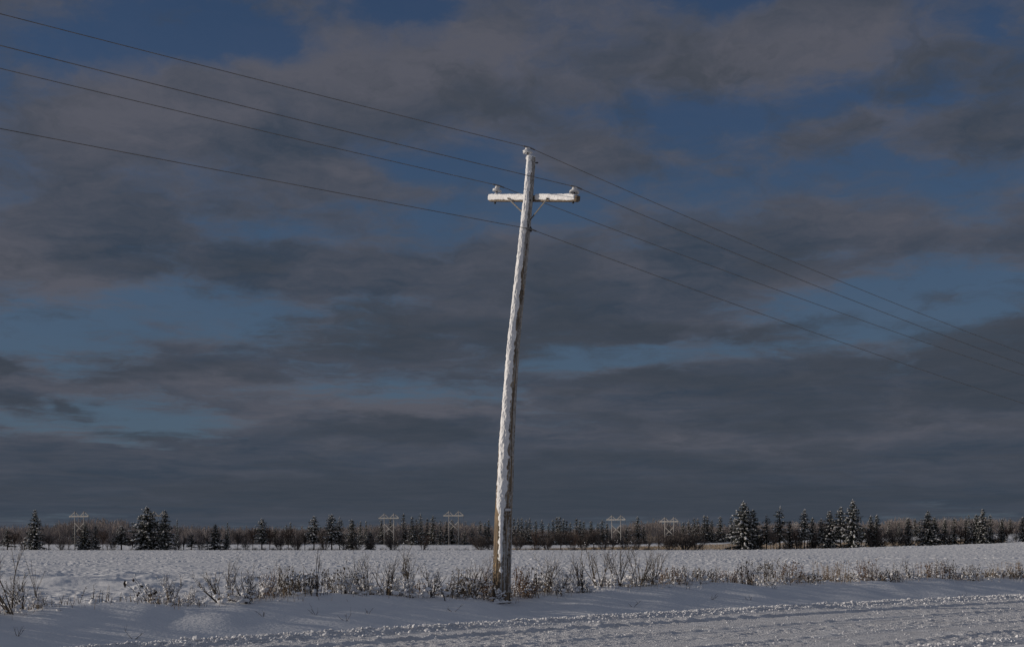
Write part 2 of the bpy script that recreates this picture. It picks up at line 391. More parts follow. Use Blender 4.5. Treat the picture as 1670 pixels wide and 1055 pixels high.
def build_road():
    s = np.arange(-20, 52, .05); p = np.arange(-8.0, .081, .035)
    S, Pp = np.meshgrid(s, p); X, Y = edge_pt(S, Pp); Z = road_h(S, Pp)
    n = len(s); m = len(p); i = np.arange(m - 1)[:, None] * n; j = np.arange(n - 1)[None]
    b = MB(); b.add(np.stack([X, Y, Z], -1), np.stack([i + j, i + j + 1, i + n + j + 1, i + n + j], -1).reshape(-1, 4))
    # coarse continuation beyond the fine part
    for s0, s1 in ((-60, -20.0), (52.0, 260)):
        s = np.linspace(s0, s1, 60); pp = np.linspace(-8, .08, 20); S, Pp = np.meshgrid(s, pp); 
        Xa = S2X(np.clip(s, -45, 90)); X, Y = edge_pt(S, Pp) if s1 < 0 else (S * 0, S * 0)
        if s1 > 0:
            xe, ye = edge_pt(np.array([52.0]), np.array([0.0])); dx, dy = .80, .60
            xe2, ye2 = edge_pt(np.array([51.5]), np.array([0.0])); d = np.array([xe[0] - xe2[0], ye[0] - ye2[0]]); d /= np.linalg.norm(d)
            X = xe[0] + (S - 52) * d[0] - Pp * d[1]; Y = ye[0] + (S - 52) * d[1] + Pp * d[0]
        Z = .012 + 0 * S
        n = len(s); m = 20; i = np.arange(m - 1)[:, None] * n; j = np.arange(n - 1)[None]
        b.add(np.stack([X, Y, Z], -1), np.stack([i + j, i + j + 1, i + n + j + 1, i + n + j], -1).reshape(-1, 4))
    tag(b.build('road', M_ROAD), kind='structure')
    # plough crumbs along the edge of the road
    k = 30000; rg = np.random.RandomState(3)
    s = rg.uniform(-12, 42, k); p = -np.abs(rg.normal(0, .34, k)) + .10
    far = rg.rand(k) < .10; p = np.where(far, rg.uniform(-7.9, -.2, k), p)
    near = rg.rand(k) < .10; p = np.where(near, -7.6 + rg.normal(0, .3, k), p)
    mid = rg.rand(k) < .09; p = np.where(mid, rg.choice([-3.3, -5.2, -1.55], k) + rg.normal(0, .16, k), p)
    sz = .008 + .018 * rg.rand(k) ** 2.5; sz = np.where(rg.rand(k) < .02, sz * 1.7, sz); sz = np.where(far | mid, sz * .6, sz)
    X, Y = edge_pt(s, p); Z = road_h(s, p) + sz * .35
    b = MB(); S3 = np.stack([sz * rg.uniform(.8, 1.4, k), sz * rg.uniform(.8, 1.4, k), sz * rg.uniform(.7, 1.1, k)], -1)
    b.blobs(np.stack([X, Y, Z], -1), S3, 1, .28)
    tag(b.build('snow_crumbs', M_SNOWT, smooth=False), 'loose lumps of ploughed snow along the road edge', 'snow lumps', kind='stuff')
build_road()

# ------------------------------------------------------------------ utility pole
PZ = 28.0
CL = np.array([(1010,817.5,31),(985,817.8,30.8),(940,818,30),(840,821.2,28.3),(730,826,25.2),(640,831.6,21.8),(559,837.8,20.2),(420,852.3,17.6),(322,861.6,15),(255,866.6,14)])[::-1]
def pole_at(z):                  # centre x and radius of the shaft at height z
    py = 875 - (z - EYE) * F / PZ
    return (np.interp(py, CL[:, 0], CL[:, 1]) - 835) * PZ / F, np.interp(py, CL[:, 0], CL[:, 2]) * PZ / F / 2
POLE_BOT = -.35; POLE_TOP = PX(0, 257, PZ).z
pole = empty('utility_pole', (float(pole_at(0)[0]), PZ, 0.0))
tag(pole, 'tall leaning wooden utility pole plastered with snow beside the road', 'utility pole')
PO = np.array(pole.location)
def shaft_grid(nz, nt_, radf, z0, z1):
    z = np.linspace(z0, z1, nz)[:, None]; th = (np.arange(nt_) * 2 * math.pi / nt_)[None]
    cx, r = pole_at(z); rr = radf(th, z, r)
    X = cx + rr * np.sin(th); Y = PZ - rr * np.cos(th); Z = z + 0 * th
    V = np.stack([X, Y, Z], -1)
    i = np.arange(nz - 1)[:, None] * nt_; j = np.arange(nt_)[None]; k = (j + 1) % nt_
    return V, np.stack([i + j, i + k, i + nt_ + k, i + nt_ + j], -1).reshape(-1, 4)
def phi(th): return (th + math.pi) % (2 * math.pi) - math.pi      # 0 faces the road, negative = sunny left
def wood_r(th, z, r):
    c = np.cos(th) * 3; s_ = np.sin(th) * 3
    n = gnoise(th * 5.0 + .3 * gnoise(z * 1.0, th * 0, 61), z * .35 + 0 * th, 62)
    crack = -np.maximum(0, .16 - np.abs(n)) * .10
    return r * (1 + .03 * gnoise(c + 7, s_ + z * .8, 63)) + crack + .004 * gnoise(th * 9, z * 2.2, 64)
b = MB(); V, Fc = shaft_grid(500, 72, wood_r, POLE_BOT, POLE_TOP); b.add(V, Fc)
topc = V[-1].mean(0) + np.array([0, 0, .02]); b.add([topc], np.zeros((0, 3), int)); ci = b.n - 1
jj = np.arange(72); b.f.append(np.stack([499 * 72 + jj, 499 * 72 + (jj + 1) % 72, np.full(72, ci)], -1))
b.v = [v - PO for v in b.v]; b.build('shaft', M_POLE, pole)
def snow_r(th, z, r):
    f = phi(th); zz = z + 0 * f; py = 875 - (zz - EYE) * F / PZ
    c = np.interp(py, [240, 330, 420, 560, 640, 830, 850, 900, 940, 960], [-.62, -.60, -.62, -.62, -.52, -.42, -.30, -.14, -.08, 0])
    w = np.interp(py, [240, 330, 420, 560, 640, 760, 830, 850, 900, 930, 960], [.84, .80, .76, .74, .74, .70, .52, .27, .19, .10, -.3])
    th_ = np.interp(py, [240, 400, 640, 830, 850, 960], [.022, .030, .037, .035, .024, .015])
    wob = .24 * gnoise(zz * 3.1, f * .8, 71) + .22 * gnoise(zz * 9, f * 2, 72) + .10 * gnoise(zz * 22, f * 5, 76)
    d = (f - c + .10 * gnoise(zz * 1.3, 0 * f, 78)) / np.maximum(w + wob * .8, .02)
    t = th_ * (1 - d * d) * (1 + .35 * gnoise(zz * 6, f * 3, 73) + .25 * gnoise(zz * 17, f * 6, 77)) + .004 * gnoise(zz * 26, f * 9, 75)
    t = np.where(w <= .02, -.03, t)
    left = .012 * (gnoise(f * 3, zz * 10, 80) - .12) * np.where((f < -.9) & (f > -2.3), 1, 0) - np.where((f < -.9) & (f > -2.3), 0, .02)
    left = np.where(zz < 2.2, -.02, left); t = np.maximum(t, left); t = np.where(zz < .35, np.minimum(t, .004 * gnoise(f * 8, zz * 12, 81)), t)
    t = np.maximum(t, -.018)
    return r + t
def rime_r(th, z, r):
    f = phi(th); zz = z + 0 * f
    n_ = gnoise(f * 4, zz * 17, 74) * .8 + .7 * gnoise(f * 9, zz * 42, 79) + .5 * gnoise(f * 18, zz * 80, 82)
    cover = -.52 + .75 * sst(f, .70, 1.30) * (1 - sst(f, 1.9, 2.5)) + .30 * sst(zz, 5.8, 7.6) + .30 * np.exp(-((f - .12) / .18) ** 2) + .35 * gnoise(zz * .9, f * 1.2, 83)
    fr = np.where(f < -.2, -.02, .006 * np.clip(n_ + cover, -1, .8))
    return r + np.maximum(fr, -.018)
b = MB(); V, Fc = shaft_grid(1500, 120, rime_r, .3, POLE_TOP - .01); b.add(V, Fc); b.v = [v - PO for v in b.v]; b.build('rime', M_RIME, pole)
b = MB(); V, Fc = shaft_grid(1300, 110, snow_r, -.1, POLE_TOP + .015); b.add(V, Fc)
cap = V[-1].mean(0) + np.array([-.01, 0, .035]); b.add([cap], np.zeros((0, 3), int)); ci = b.n - 1
jj = np.arange(110); b.f.append(np.stack([1299 * 110 + jj, 1299 * 110 + (jj + 1) % 110, np.full(110, ci)], -1))
xt = float(pole_at(POLE_TOP)[0])
b.blobs([[xt - .075, PZ - .02, POLE_TOP - .02], [xt - .04, PZ, POLE_TOP + .02], [xt + .03, PZ, POLE_TOP + .0]], [[.035, .05, .045], [.05, .06, .025], [.06, .07, .025]], 2, .08)
b.v = [v - PO for v in b.v]; b.build('plastered_snow', M_SNOWP, pole)

# crossarm behind the pole, square to the line of wires
LD = np.array([.735, .678, 0.]); AD = np.array([.678, -.735, 0.])
e_l = np.array(PX(799, 323.5, 29.05)); e_r = np.array(PX(944, 323.5, 27.15))
ax = (e_r - e_l); alen = np.linalg.norm(ax); ax /= alen; ay = LD - ax * LD.dot(ax); ay /= np.linalg.norm(ay); az_ = np.cross(ax, ay); az_ = az_ if az_[2] > 0 else -az_
def arm_mesh(hw, hh, u0, u1, nu, ox, oz, noise_a, seed, keep=None):
    u = np.linspace(u0, u1, nu)[:, None]; t = (np.arange(32) * 2 * math.pi / 32)[None]
    c, s_ = np.cos(t), np.sin(t); k = (np.abs(c) ** 5 + np.abs(s_) ** 5) ** -.2
    n = noise_a * (gnoise(u * 7, t * 1.5, seed) + .6 * gnoise(u * 19, t * 3, seed + 1))
    yy = ox + (hw + n) * c * k; zz = oz + (hh + n) * s_ * k
    tap = np.minimum(1, np.minimum((u - u0), (u1 - u)) / .02 + .80)
    P = e_l + u[..., None] * ax + (yy * tap)[..., None] * ay + (zz * tap)[..., None] * az_
    i = np.arange(nu - 1)[:, None] * 32; j = np.arange(32)[None]; k2 = (j + 1) % 32
    return P, np.stack([i + j, i + k2, i + 32 + k2, i + 32 + j], -1).reshape(-1, 4), nu
def capped(b, P, Fc, nu):
    b.add(P, Fc); base = b.n - nu * 32
    for st, c in ((0, P[0].mean(0)), ((nu - 1) * 32, P[-1].mean(0))):
        b.add([c], np.zeros((0, 3), int)); jj = np.arange(32); b.f.append(np.stack([base + st + jj, base + st + (jj + 1) % 32, np.full(32, b.n - 1)], -1))
b = MB(); capped(b, *arm_mesh(.048, .062, 0, alen, 60, 0, -.012, .0015, 90)); b.v = [v - PO for v in b.v]
arm = b.build('crossarm', M_ARM, pole)
b = MB()
mid_u = (np.array([xt, PZ, 0]) - e_l)[:2].dot(ax[:2])
capped(b, *arm_mesh(.030, .058, -.005, mid_u - .02, 90, -.034, .016, .010, 92))
capped(b, *arm_mesh(.030, .058, mid_u + .10, alen - .07, 110, -.034, .016, .010, 95))
b.v = [v - PO for v in b.v]; b.build('snow', M_SNOWP, arm)
for px, py in ((836, 321), (900, 322)):                # diagonal braces
    u = (px - 799) / 145 * alen; a = e_l + ax * u - ay * .085 - az_ * .02
    q = np.array([float(pole_at(a[2] - .42)[0]) + (.085 if px > 860 else -.06), PZ - .06 + (.0 if px > 860 else .12), a[2] - .36 - (0 if px > 860 else .05)])
    b = MB(); b.bar(a, q, .010, .026); b.v = [v - PO for v in b.v]; b.build('brace', M_STEEL, pole, smooth=False)
    b = MB(); b.tube([a - ay * .02, a + ay * .15], .014, 8); b.v = [v - PO for v in b.v]; b.build('bolt', M_DARK, pole)
b = MB(); tb = np.array(PX(866, 266, PZ)); b.tube([tb, tb + np.array([.145, -.01, -.002])], .011, 8); b.tube([tb + np.array([.11, -.01, -.002]), tb + np.array([.125, -.01, -.002])], .02, 6)
b.v = [v - PO for v in b.v]; b.build('bolt', M_DARK, pole)
for s_ in (-.02, .055):                                # through bolts at the arm
    b = MB(); q = np.array([float(pole_at(7.95)[0]) + s_, PZ - .11, 8.05]); b.tube([q, q + np.array([0, .05, 0])], .015, 6); b.v = [v - PO for v in b.v]; b.build('bolt', M_DARK, pole)
BELL = [(.0, .022), (.045, .018), (.060, .0), (.072, -.012), (.092, -.010), (.098, .002), (.092, .016), (.074, .032), (.054, .046), (.040, .058), (.032, .070), (.036, .078), (.050, .084), (.050, .094), (.034, .102), (.0, .104)]
def insulator(base, top, label, snowy, under=None):
    """base: on the wood; top: where the wire is tied"""
    base = np.array(base, float); top = np.array(top, float); d = top - base; l = np.linalg.norm(d); d /= l
    t = MB(); t.lathe(BELL, base + d * (l - .105), d, 24); t.v = [v - PO for v in t.v]; o = t.build('insulator', M_PORC, pole)
    t = MB(); st = base - d * (.17 if under else .02)
    t.tube([st, base + d * (l - .10)], .013, 8)
    if under: t.tube([st + d * .005, st + d * .03], .022, 6)
    t.v = [v - PO for v in t.v]; t.build('pin', M_DARK, o)
    t = MB(); c = base + d * (l - .055)
    t.blobs([c + np.array([-.022, -.016, -.018]), c + np.array([-.012, -.01, .018])] , [[.072, .074, .024], [.040, .042, .026]], 2, .10)
    if snowy: t.blobs([base + d * .01], [[.05, .05, .05]], 2, .1)
    t.v = [v - PO for v in t.v]; t.build('snow', M_SNOWP, o)
W1 = np.array(PX(863, 241, PZ)); insulator(np.array(PX(861, 257, PZ)) , W1 + np.array([-.03, 0, 0]), '', False)
W2 = np.array(PX(940, 305.5, 27.3)); u2 = (936 - 799) / 145 * alen; insulator(e_l + ax * u2 + az_ * .05, W2 + np.array([-.03, 0, -.01]), '', False, True)
W3 = np.array(PX(813, 303, 28.9)); u3 = (809.5 - 799) / 145 * alen; insulator(e_l + ax * u3 + az_ * .05, W3 + np.array([-.012, 0, -.01]), '', True, True)
W4 = np.array(PX(865.5, 374, PZ - .12))
b = MB(); b.tube([W4 + np.array([0, .06, -.035]), W4 + np.array([0, .06, .035])], .026, 10); b.tube([W4 + np.array([0, .01, -.05]), W4 + np.array([0, .01, .05])], .012, 8); b.v = [v - PO for v in b.v]; b.build('wire_clevis', M_DARK, pole)
tg = np.array(PX(828.5, 831, PZ - .17)); b = MB(); b.box(tg, (.125, .008, .050), ((.96, .28, 0), (-.28, .96, 0), (0, 0, 1))); b.v = [v - PO for v in b.v]; b.build('tag_plate', M_TAGM, pole, smooth=False)

# ------------------------------------------------------------------ power lines of this pole
WS = [  # attach point, left samples, right samples, radius, label
 (W1, [(0,22.6),(151,63),(322,104.6),(503,151),(654,190),(840,236.4)], [(880,250.5),(960,285.7),(1157,367),(1325,440),(1383,465),(1559,534),(1670,576)], 'topmost wire, tied to the insulator on the pole top'),
 (W2, [(0,75),(151,111.7),(302,151),(503,200),(654,236.4),(840,281.7)], [(960,313.5),(1112,377),(1265,440),(1333,468),(1500,532),(1670,595)], 'second wire down, tied to the insulator on the right arm end'),
 (W3, [(0,111.7),(151,149.4),(312,186),(503,231.4),(654,267.6)], [(882,329),(960,360),(1177,440),(1333,496),(1500,556),(1670,612.5)], 'third wire down, tied to the insulator on the left arm end'),
 (W4, [(0,210),(151,239),(352,277.7),(503,305.8),(654,333.5),(840,369.7)], [(933.6,399.2),(1044,440),(1157,481),(1333,544),(1500,602.5),(1670,658)], 'lowest wire, clamped to the pole side below the crossarm')]
for Wp, Ls, Rs_, lab in WS:
    pts = []
    for sg, smp in ((-1, Ls), (1, Rs_)):
        A_, B_ = [], []
        for px, py in smp:
            t = (px - 835) / F; s = (t * Wp[1] - Wp[0]) / (LD[0] - t * LD[1])
            Y = Wp[1] + s * LD[1]; z = EYE + (875 - py) / F * Y
            A_.append((abs(s), s * s)); B_.append(z - Wp[2])
        A_ = np.array(A_); w = A_[:, :1] ** .5
        co = np.linalg.lstsq(A_ * w, np.array(B_) * w[:, 0], rcond=None)[0]
        smax = 46.0
        ss = np.concatenate([[.0], np.linspace(.15, smax, 90) ** 1.0])
        smp_max = A_[:, 0].max()
        seg = []
        for s in ss:
            z = Wp[2] + co[0] * s + co[1] * s * s
            if s > smp_max * 1.15:
                sm = smp_max * 1.15; sl = co[0] + 2 * co[1] * sm; b2 = max(co[1], .004); z = Wp[2] + co[0] * sm + co[1] * sm * sm + sl * (s - sm) + b2 * (s - sm) ** 2
            seg.append(np.array([Wp[0] + sg * s * LD[0], Wp[1] + sg * s * LD[1], z]))
        if sg < 0: pts = seg[::-1]
        else: pts = pts + seg[1:]
    pts = np.array(pts)
    wire = MB(); wire.tube(pts - Wp, .0066, 7); wo = wire.build('power_line', M_WIRE, loc=Wp)
    tag(wo, lab, 'power line', 'overhead wires on the leaning pole')
    ci = 91; near = [p - Wp for p in pts if np.linalg.norm(p - Wp) < .62]
    rod = MB(); rod.tube(near, .0145, 8); rod.build('tie_wrap', M_WIRE, wo)

# ------------------------------------------------------------------ roadside plants
def rnd(a, b): return random.uniform(a, b)
def grow(b, sn, p, d, length, r, depth, kids, spread, nseg=4, sides=5, snowp=.5, tips=None, up=.12):
    pts = [p.copy()]; rr = [r]; dd = d.normalized()
    for i in range(nseg):
        dd = (dd + Vector((rnd(-1, 1), rnd(-1, 1), rnd(-1, 1))) * .17 + Vector((0, 0, up * .5))).normalized()
        pts.append(pts[-1] + dd * (length / nseg)); rr.append(r * (1 - .72 * (i + 1) / nseg))
    b.tube(pts, rr, sides, cap=False)
    for i in range(1, len(pts)):
        if random.random() < snowp:
            q = pts[i - 1].lerp(pts[i], rnd(.1, .9)); k = rnd(.005, .012) * (1.25 if q.z < .3 else .75) + rr[i] * .8
            sn.append((tuple(q + Vector((0, 0, k * .6))), (k * rnd(1, 1.9), k * rnd(1, 1.9), k * rnd(.7, 1.1))))
    if depth > 0:
        for k in range(kids):
            f = rnd(.25, .97); i = min(int(f * nseg), nseg - 1); q = pts[i].lerp(pts[i + 1], f * nseg - i)
            ax_ = Vector((rnd(-1, 1), rnd(-1, 1), rnd(-.3, .7)))
            nd = (dd + ax_ * spread).normalized()
            grow(b, sn, q, nd, length * rnd(.32, .58), max(rr[i] * .62, .0022), depth - 1, max(kids - 1, 1), spread, 3, 4, snowp, tips, up)
    elif tips is not None: tips.append(pts[-1])
def snow_part(sn, root, name='snow', m=None, lod=1):
    if not sn: return
    t = MB(); t.blobs(np.array([a for a, _ in sn]), np.array([s for _, s in sn]), lod, .2); t.build(name, m or M_SNOWT, root)

def make_bush(name, h, w, stems, lean=0, twigm=None, snowp=.5, kids=4, depth=2, heap=12, seed=0, thick=1.0):
    random.seed(seed * 13 + 5); np.random.seed(seed + 100)
    root = empty(name); b = MB(); sn = []
    for i in range(stems):
        a = rnd(0, 6.283); o = Vector((math.cos(a) * rnd(0, .12) * w, math.sin(a) * rnd(0, .12) * w, -.05))
        d = Vector((rnd(-1, 1) * w * .5 + lean, rnd(-1, 1) * w * .35, h)).normalized()
        grow(b, sn, o, d, h * rnd(.72, 1.1), rnd(.005, .0085) * thick, depth, kids, .75, 5, 5, snowp)
    b.build('branches', twigm or M_TWIG, root)
    for k in range(heap):
        z = abs(random.gauss(0, .11)) + .01; s_ = rnd(.018, .055) * (1 - z * .8)
        if s_ > .01: sn.append(((random.gauss(0, .30) * w, random.gauss(0, .22) * w, z), (s_ * rnd(.9, 1.7), s_ * rnd(.9, 1.5), s_ * rnd(.5, .9))))
    snow_part(sn, root)
    return root
def make_weed(name, h, w, stems, seed=0, m=None, lean=0, snowp=.4, head=.02):
    random.seed(seed * 7 + 3); np.random.seed(seed + 300)
    root = empty(name); b = MB(); hd = MB(); sn = []
    for i in range(stems):
        o = Vector((random.gauss(0, .30) * w, random.gauss(0, .25) * w, -.03)); hh = h * rnd(.5, 1.05)
        pts = [o]; d = Vector((rnd(-.22, .22) + lean, rnd(-.2, .2), 1)).normalized()
        for k in range(5): d = (d + Vector((rnd(-.10, .10) + lean * .1, rnd(-.1, .1), 0))).normalized(); pts.append(pts[-1] + d * hh / 5)
        b.tube(pts, np.linspace(.0050, .0024, 6), 4, cap=False)
        for k in range(random.randint(4, 9)):          # side sprigs with dead leaves and seed heads
            f = rnd(.35, 1); j = min(int(f * 5), 4); q = pts[j].lerp(pts[j + 1], f * 5 - j); e = q + Vector((rnd(-1, 1), rnd(-1, 1), rnd(.1, 1))) * h * rnd(.05, .14)
            b.tube([q, e], [.002, .0013], 3, cap=False)
            if random.random() < .75:
                s_ = head * rnd(.4, 1.0); hd.blobs([tuple(e)], [[s_ * rnd(.5, 1), s_ * rnd(.5, 1), s_ * rnd(.8, 1.5)]], 0, .4)
            if random.random() < snowp:
                s_ = head * rnd(.35, 1.0); sn.append((tuple(e + Vector((0, 0, s_ * .6))), (s_, s_, s_ * .7)))
    b.build('stems', m or M_TWIG2, root)
    if hd.n: hd.build('seed_heads', m or M_TWIG2, root, smooth=False)
    for k in range(int(8 * w)):
        z = abs(random.gauss(0, .09)); s_ = rnd(.02, .055)
        sn.append(((random.gauss(0, .35) * w, random.gauss(0, .25) * w, z), (s_ * rnd(.9, 1.6), s_ * rnd(.9, 1.5), s_ * rnd(.5, .9))))
    snow_part(sn, root); return root

def copy_tree(o, parent=None):
    c = o.copy(); COL.objects.link(c); c.parent = parent
    for ch in o.children: copy_tree(ch, c)
    return c

VEG_P = lambda px: 4.15 if px > 0 else 4.2
def veg_pos(px, off=0.0):       # the point of the plant row seen at photo column px
    p = 4.1 + off
    lo, hi = 12.0, 80.0
    t = (px - 835) / F
    for _ in range(40):
        m_ = (lo + hi) / 2
        if float(perp(np.array(t * m_), np.array(m_))) < p: lo = m_
        else: hi = m_
    return Vector((t * lo, lo, gz(t * lo, lo)))
def hpx(n, pos): return n * pos.y / F     # metres for n photo pixels at that depth

G_ROW = 'snowy shrubs and weeds in the roadside row'
# px, height px, width px, kind, lean, offset, snow, label
ROW = [
 (-60,70,60,'b',.1,0,.5,'snowy twig shrub cut by the left frame edge'),
 (18,128,70,'B',-.42,-.1,.35,'tall dark shrub fanning to the left at the left frame edge'),
 (38,60,60,'b',-.5,.0,.5,'short tangled shrub under the tall left-edge shrub'),
 (64,104,22,'s',-.05,0,.6,'three thin upright frosted stems near the left frame edge'),
 (160,32,50,'w',0,.4,.5,'small wispy weeds poking from the left bank crest'),
 (248,56,26,'g',-.55,0,.8,'weed with snow-tipped seed heads leaning left on the left bank'),
 (283,44,30,'b',-.1,.3,1.3,'snow-capped weed cluster right of the left-leaning seed heads'),
 (362,62,50,'B',-.45,0,.3,'dark forked shrub leaning left above the snowy hump'),
 (376,52,40,'b',.15,.1,.4,'upright dark shrub just right of the forked one'),
 (404,52,46,'b',-.1,-.2,.6,'fan-shaped snowy shrub at the bank edge'),
 (432,44,46,'b',.2,.2,.9,'rounded snow-laden shrub at the start of the dense thicket'),
 (470,50,60,'w',0,.3,1.0,'frosted weed thicket left of the tall Y-shaped sapling'),
 (518,72,36,'y',-.12,-.2,.25,'bare Y-shaped sapling standing above the thicket'),
 (498,46,60,'w',0,.2,1.0,'dense frosted weeds at the foot of the Y-shaped sapling'),
 (552,44,66,'w',0,.3,1.0,'dense frosted weeds right of the Y-shaped sapling'),
 (598,60,54,'b',-.25,.1,.7,'twiggy shrub with a leaning dark stem mid thicket'),
 (632,66,50,'B',.1,.1,.5,'spreading twiggy shrub left of the tallest thin stems'),
 (668,80,44,'B',-.05,.2,.5,'tallest thin-stemmed shrub left of the pole'),
 (702,44,56,'b',.3,-.1,.8,'low shrub with stems bent right'),
 (728,36,24,'y',-.45,-.6,.2,'crooked dark stick standing apart on the bank'),
 (744,48,54,'w',0,.2,1.1,'snow-clotted weeds left of the pole'),
 (770,58,46,'b',.35,.1,.9,'shrub with a white branch sloping up toward the pole'),
 (794,52,36,'b',-.2,.1,.7,'twiggy shrub touching the left side of the pole'),
 (812,22,34,'b',.1,-.45,.8,'low twigs and broken sticks at the foot of the pole'),
 (846,52,36,'w',0,.0,.5,'dark weeds touching the right side of the pole'),
 (868,50,34,'w',.1,.0,.5,'upright dark weeds one step right of the pole'),
 (892,56,44,'b',.3,.1,.5,'arching stems between the pole and the big bare shrub'),
 (912,34,36,'b',.1,-.3,.5,'small sticks low on the bank right of the pole'),
 (950,66,60,'B',-.55,-.1,.35,'left-leaning limbs at the left side of the big bare shrub'),
 (978,72,60,'B',-.15,.0,.35,'tall bare shrub with dark forked stems right of the pole'),
 (1010,74,60,'B',.05,.1,.35,'middle of the big bare shrub clump right of the pole'),
 (1038,66,56,'B',.25,.1,.35,'right part of the big bare shrub with upright twigs'),
 (1064,52,50,'b',.25,.1,.5,'low brown shrub ending the big bare clump'),
 (1100,28,50,'w',0,.2,1.0,'low snow-capped weeds right of the big bare shrub'),
 (1121,46,10,'s',0,-.1,.2,'single thin dark stick standing up from low weeds'),
 (1146,26,54,'w',0,.2,1.1,'low snow-loaded weeds right of the single stick'),
 (1186,24,44,'w',0,.2,1.1,'snow-covered weeds before the dense russet clump'),
 (1222,44,40,'w',-.1,.0,.8,'left end of the dense russet weed clump'),
 (1252,46,46,'w',0,.1,.6,'middle of the dense russet weed clump'),
 (1284,38,44,'w',.1,.1,.7,'right end of the dense russet weed clump'),
 (1318,20,40,'w',0,.1,.9,'low weeds between the two russet clumps'),
 (1362,36,56,'r',0,.2,.5,'tall russet dry stalks right of centre'),
 (1418,40,40,'w',-.1,.1,.8,'dark seed-headed weed clump among russet stalks'),
 (1448,24,40,'w',0,.1,.9,'low snowy weeds left of the arching stem'),
 (1488,34,26,'y',-.5,0,.7,'arching frosted stem with a snow knob at its foot'),
 (1518,28,50,'w',0,.1,1.1,'snow-capped low shrub in the right part of the row'),
 (1548,32,50,'w',0,.1,1.0,'rounded snow-topped shrub in the right part of the row'),
 (1582,28,44,'w',0,.1,.9,'low dark weeds right of the snow-topped shrub'),
 (1624,38,26,'s',-.25,.1,.3,'thin bare stems near the right frame edge'),
 (1660,28,40,'r',0,.1,.5,'russet stalks at the right frame edge'),
]
KN = {'b': 'shrub', 'B': 'shrub', 's': 'shrub', 'y': 'sapling', 'w': 'weed_clump', 'g': 'weed_clump', 'r': 'weed_clump'}
for i, (px, hp, wp, kd, lean, off, snw, lab) in enumerate(ROW):
    pos = veg_pos(px, off); h = hpx(hp, pos); w = hpx(wp, pos)
    if kd == 'b': o = make_bush('shrub', h, w, 8, lean * h, [M_TWIG, M_TWIG2, M_TWIG3][i % 3], .18 + .3 * snw, 4, 2, 14, i, 1.4)
    elif kd == 'B': o = make_bush('shrub', h * .84, w, 7, lean * h, [M_TWIG, M_TWIG3][i % 2], .14 + .2 * snw, 4, 2, 12, i, 1.9)
    elif kd == 's': o = make_bush('shrub', h, w, 3, lean * h, M_TWIG3, .35, 2, 1, 5, i, .9)
    elif kd == 'y': o = make_bush('sapling', h, w, 2, lean * h, M_TWIG, .2, 3, 2, 4, i, 1.7)
    elif kd == 'g': o = make_weed('weed_clump', h, w, 5, i, M_TWIG, lean, .8, .045)
    elif kd == 'r': o = make_weed('weed_clump', h, w, 46, i, M_GRASS, lean, .3, .014)
    else: o = make_weed('weed_clump', h, w, int(10 + 34 * w) if i != 4 else 7, i, [M_TWIG2, M_TWIG, M_TWIG3][i % 3], lean, .35 * snw, .021 if i != 4 else .008)
    o.location = pos; tag(o, lab, 'shrub' if kd in 'bBs' else ('sapling' if kd == 'y' else 'weeds'), G_ROW)
# more of the row, filling the thicket and running on out of frame to the left (it shades the bank)
fill = []
random.seed(99); np.random.seed(99)
protos = [make_bush('shrub', .38, .6, 7, .05, M_TWIG, .6, 4, 2, 16, 201), make_bush('shrub', .42, .55, 7, -.05, M_TWIG3, .65, 4, 2, 18, 202),
          make_weed('weed_clump', .40, .6, 34, 203, M_TWIG2, 0, .45, .024), make_weed('weed_clump', .36, .6, 36, 204, M_TWIG3, 0, .5, .026)]
used = [0] * 4
spots = []
px = -900
while px < 1700:
    dens = 26 if (410 < px < 800 or 835 < px < 1075) else (34 if px > 1080 else 46)
    if px < -20: dens = 60
    spots.append((px + rnd(-8, 8), rnd(-.25, .75))); px += dens * rnd(.6, 1.2)
cnt = {}
def ordinal(n): 
    w_ = ['first','second','third','fourth','fifth','sixth','seventh','eighth','ninth','tenth','eleventh','twelfth','thirteenth','fourteenth','fifteenth','sixteenth','seventeenth','eighteenth','nineteenth','twentieth']
    return w_[n - 1] if n <= 20 else ('twenty-' + w_[n - 21] if n < 30 else ('thirtieth' if n == 30 else 'thirty-' + w_[n - 31]))
for px, off in spots:
    if 78 < px < 232: continue
    k = random.randrange(4)
    if px > 880 and random.random() < .25: continue
    if 232 <= px < 410:
        if random.random() < .4: continue
        k = k % 2
    o = protos[k] if used[k] == 0 else copy_tree(protos[k]); used[k] += 1
    pos = veg_pos(px, off); o.location = pos; o.rotation_euler = (0, 0, rnd(0, 6.28))
    s_ = rnd(.7, 1.15) * (1.0 if px < 1080 else .85) * (.55 if 75 < px < 235 else 1); s_ *= 1.1 if px < -20 else (.7 if px < 410 else 1)
    o.scale = (s_, s_, s_ * rnd(.85, 1.2))
    kind = 'shrub' if k < 2 else 'weed clump'
    if 0 < px < 815: sec = 'left of the leaning pole'; 
    elif px >= 815: sec = 'right of the leaning pole'
    else: sec = 'beyond the left frame edge'
    fill.append((px, o, kind, sec))
fl = sorted([f for f in fill if f[3].startswith('left')], key=lambda f: -f[0]); fr = sorted([f for f in fill if f[3].startswith('right')], key=lambda f: f[0]); fb = sorted([f for f in fill if f[3].startswith('bey')], key=lambda f: -f[0])
for lst in (fl, fr, fb):
    for n_, (px, o, kind, sec) in enumerate(lst):
        tag(o, f'{ordinal(n_ + 1)} low snow-loaded filler plant {sec}'.replace('filler plant', kind + ' at the foot of the row,'), 'shrub' if kind == 'shrub' else 'weeds', 'low snow-loaded plants in the roadside row')

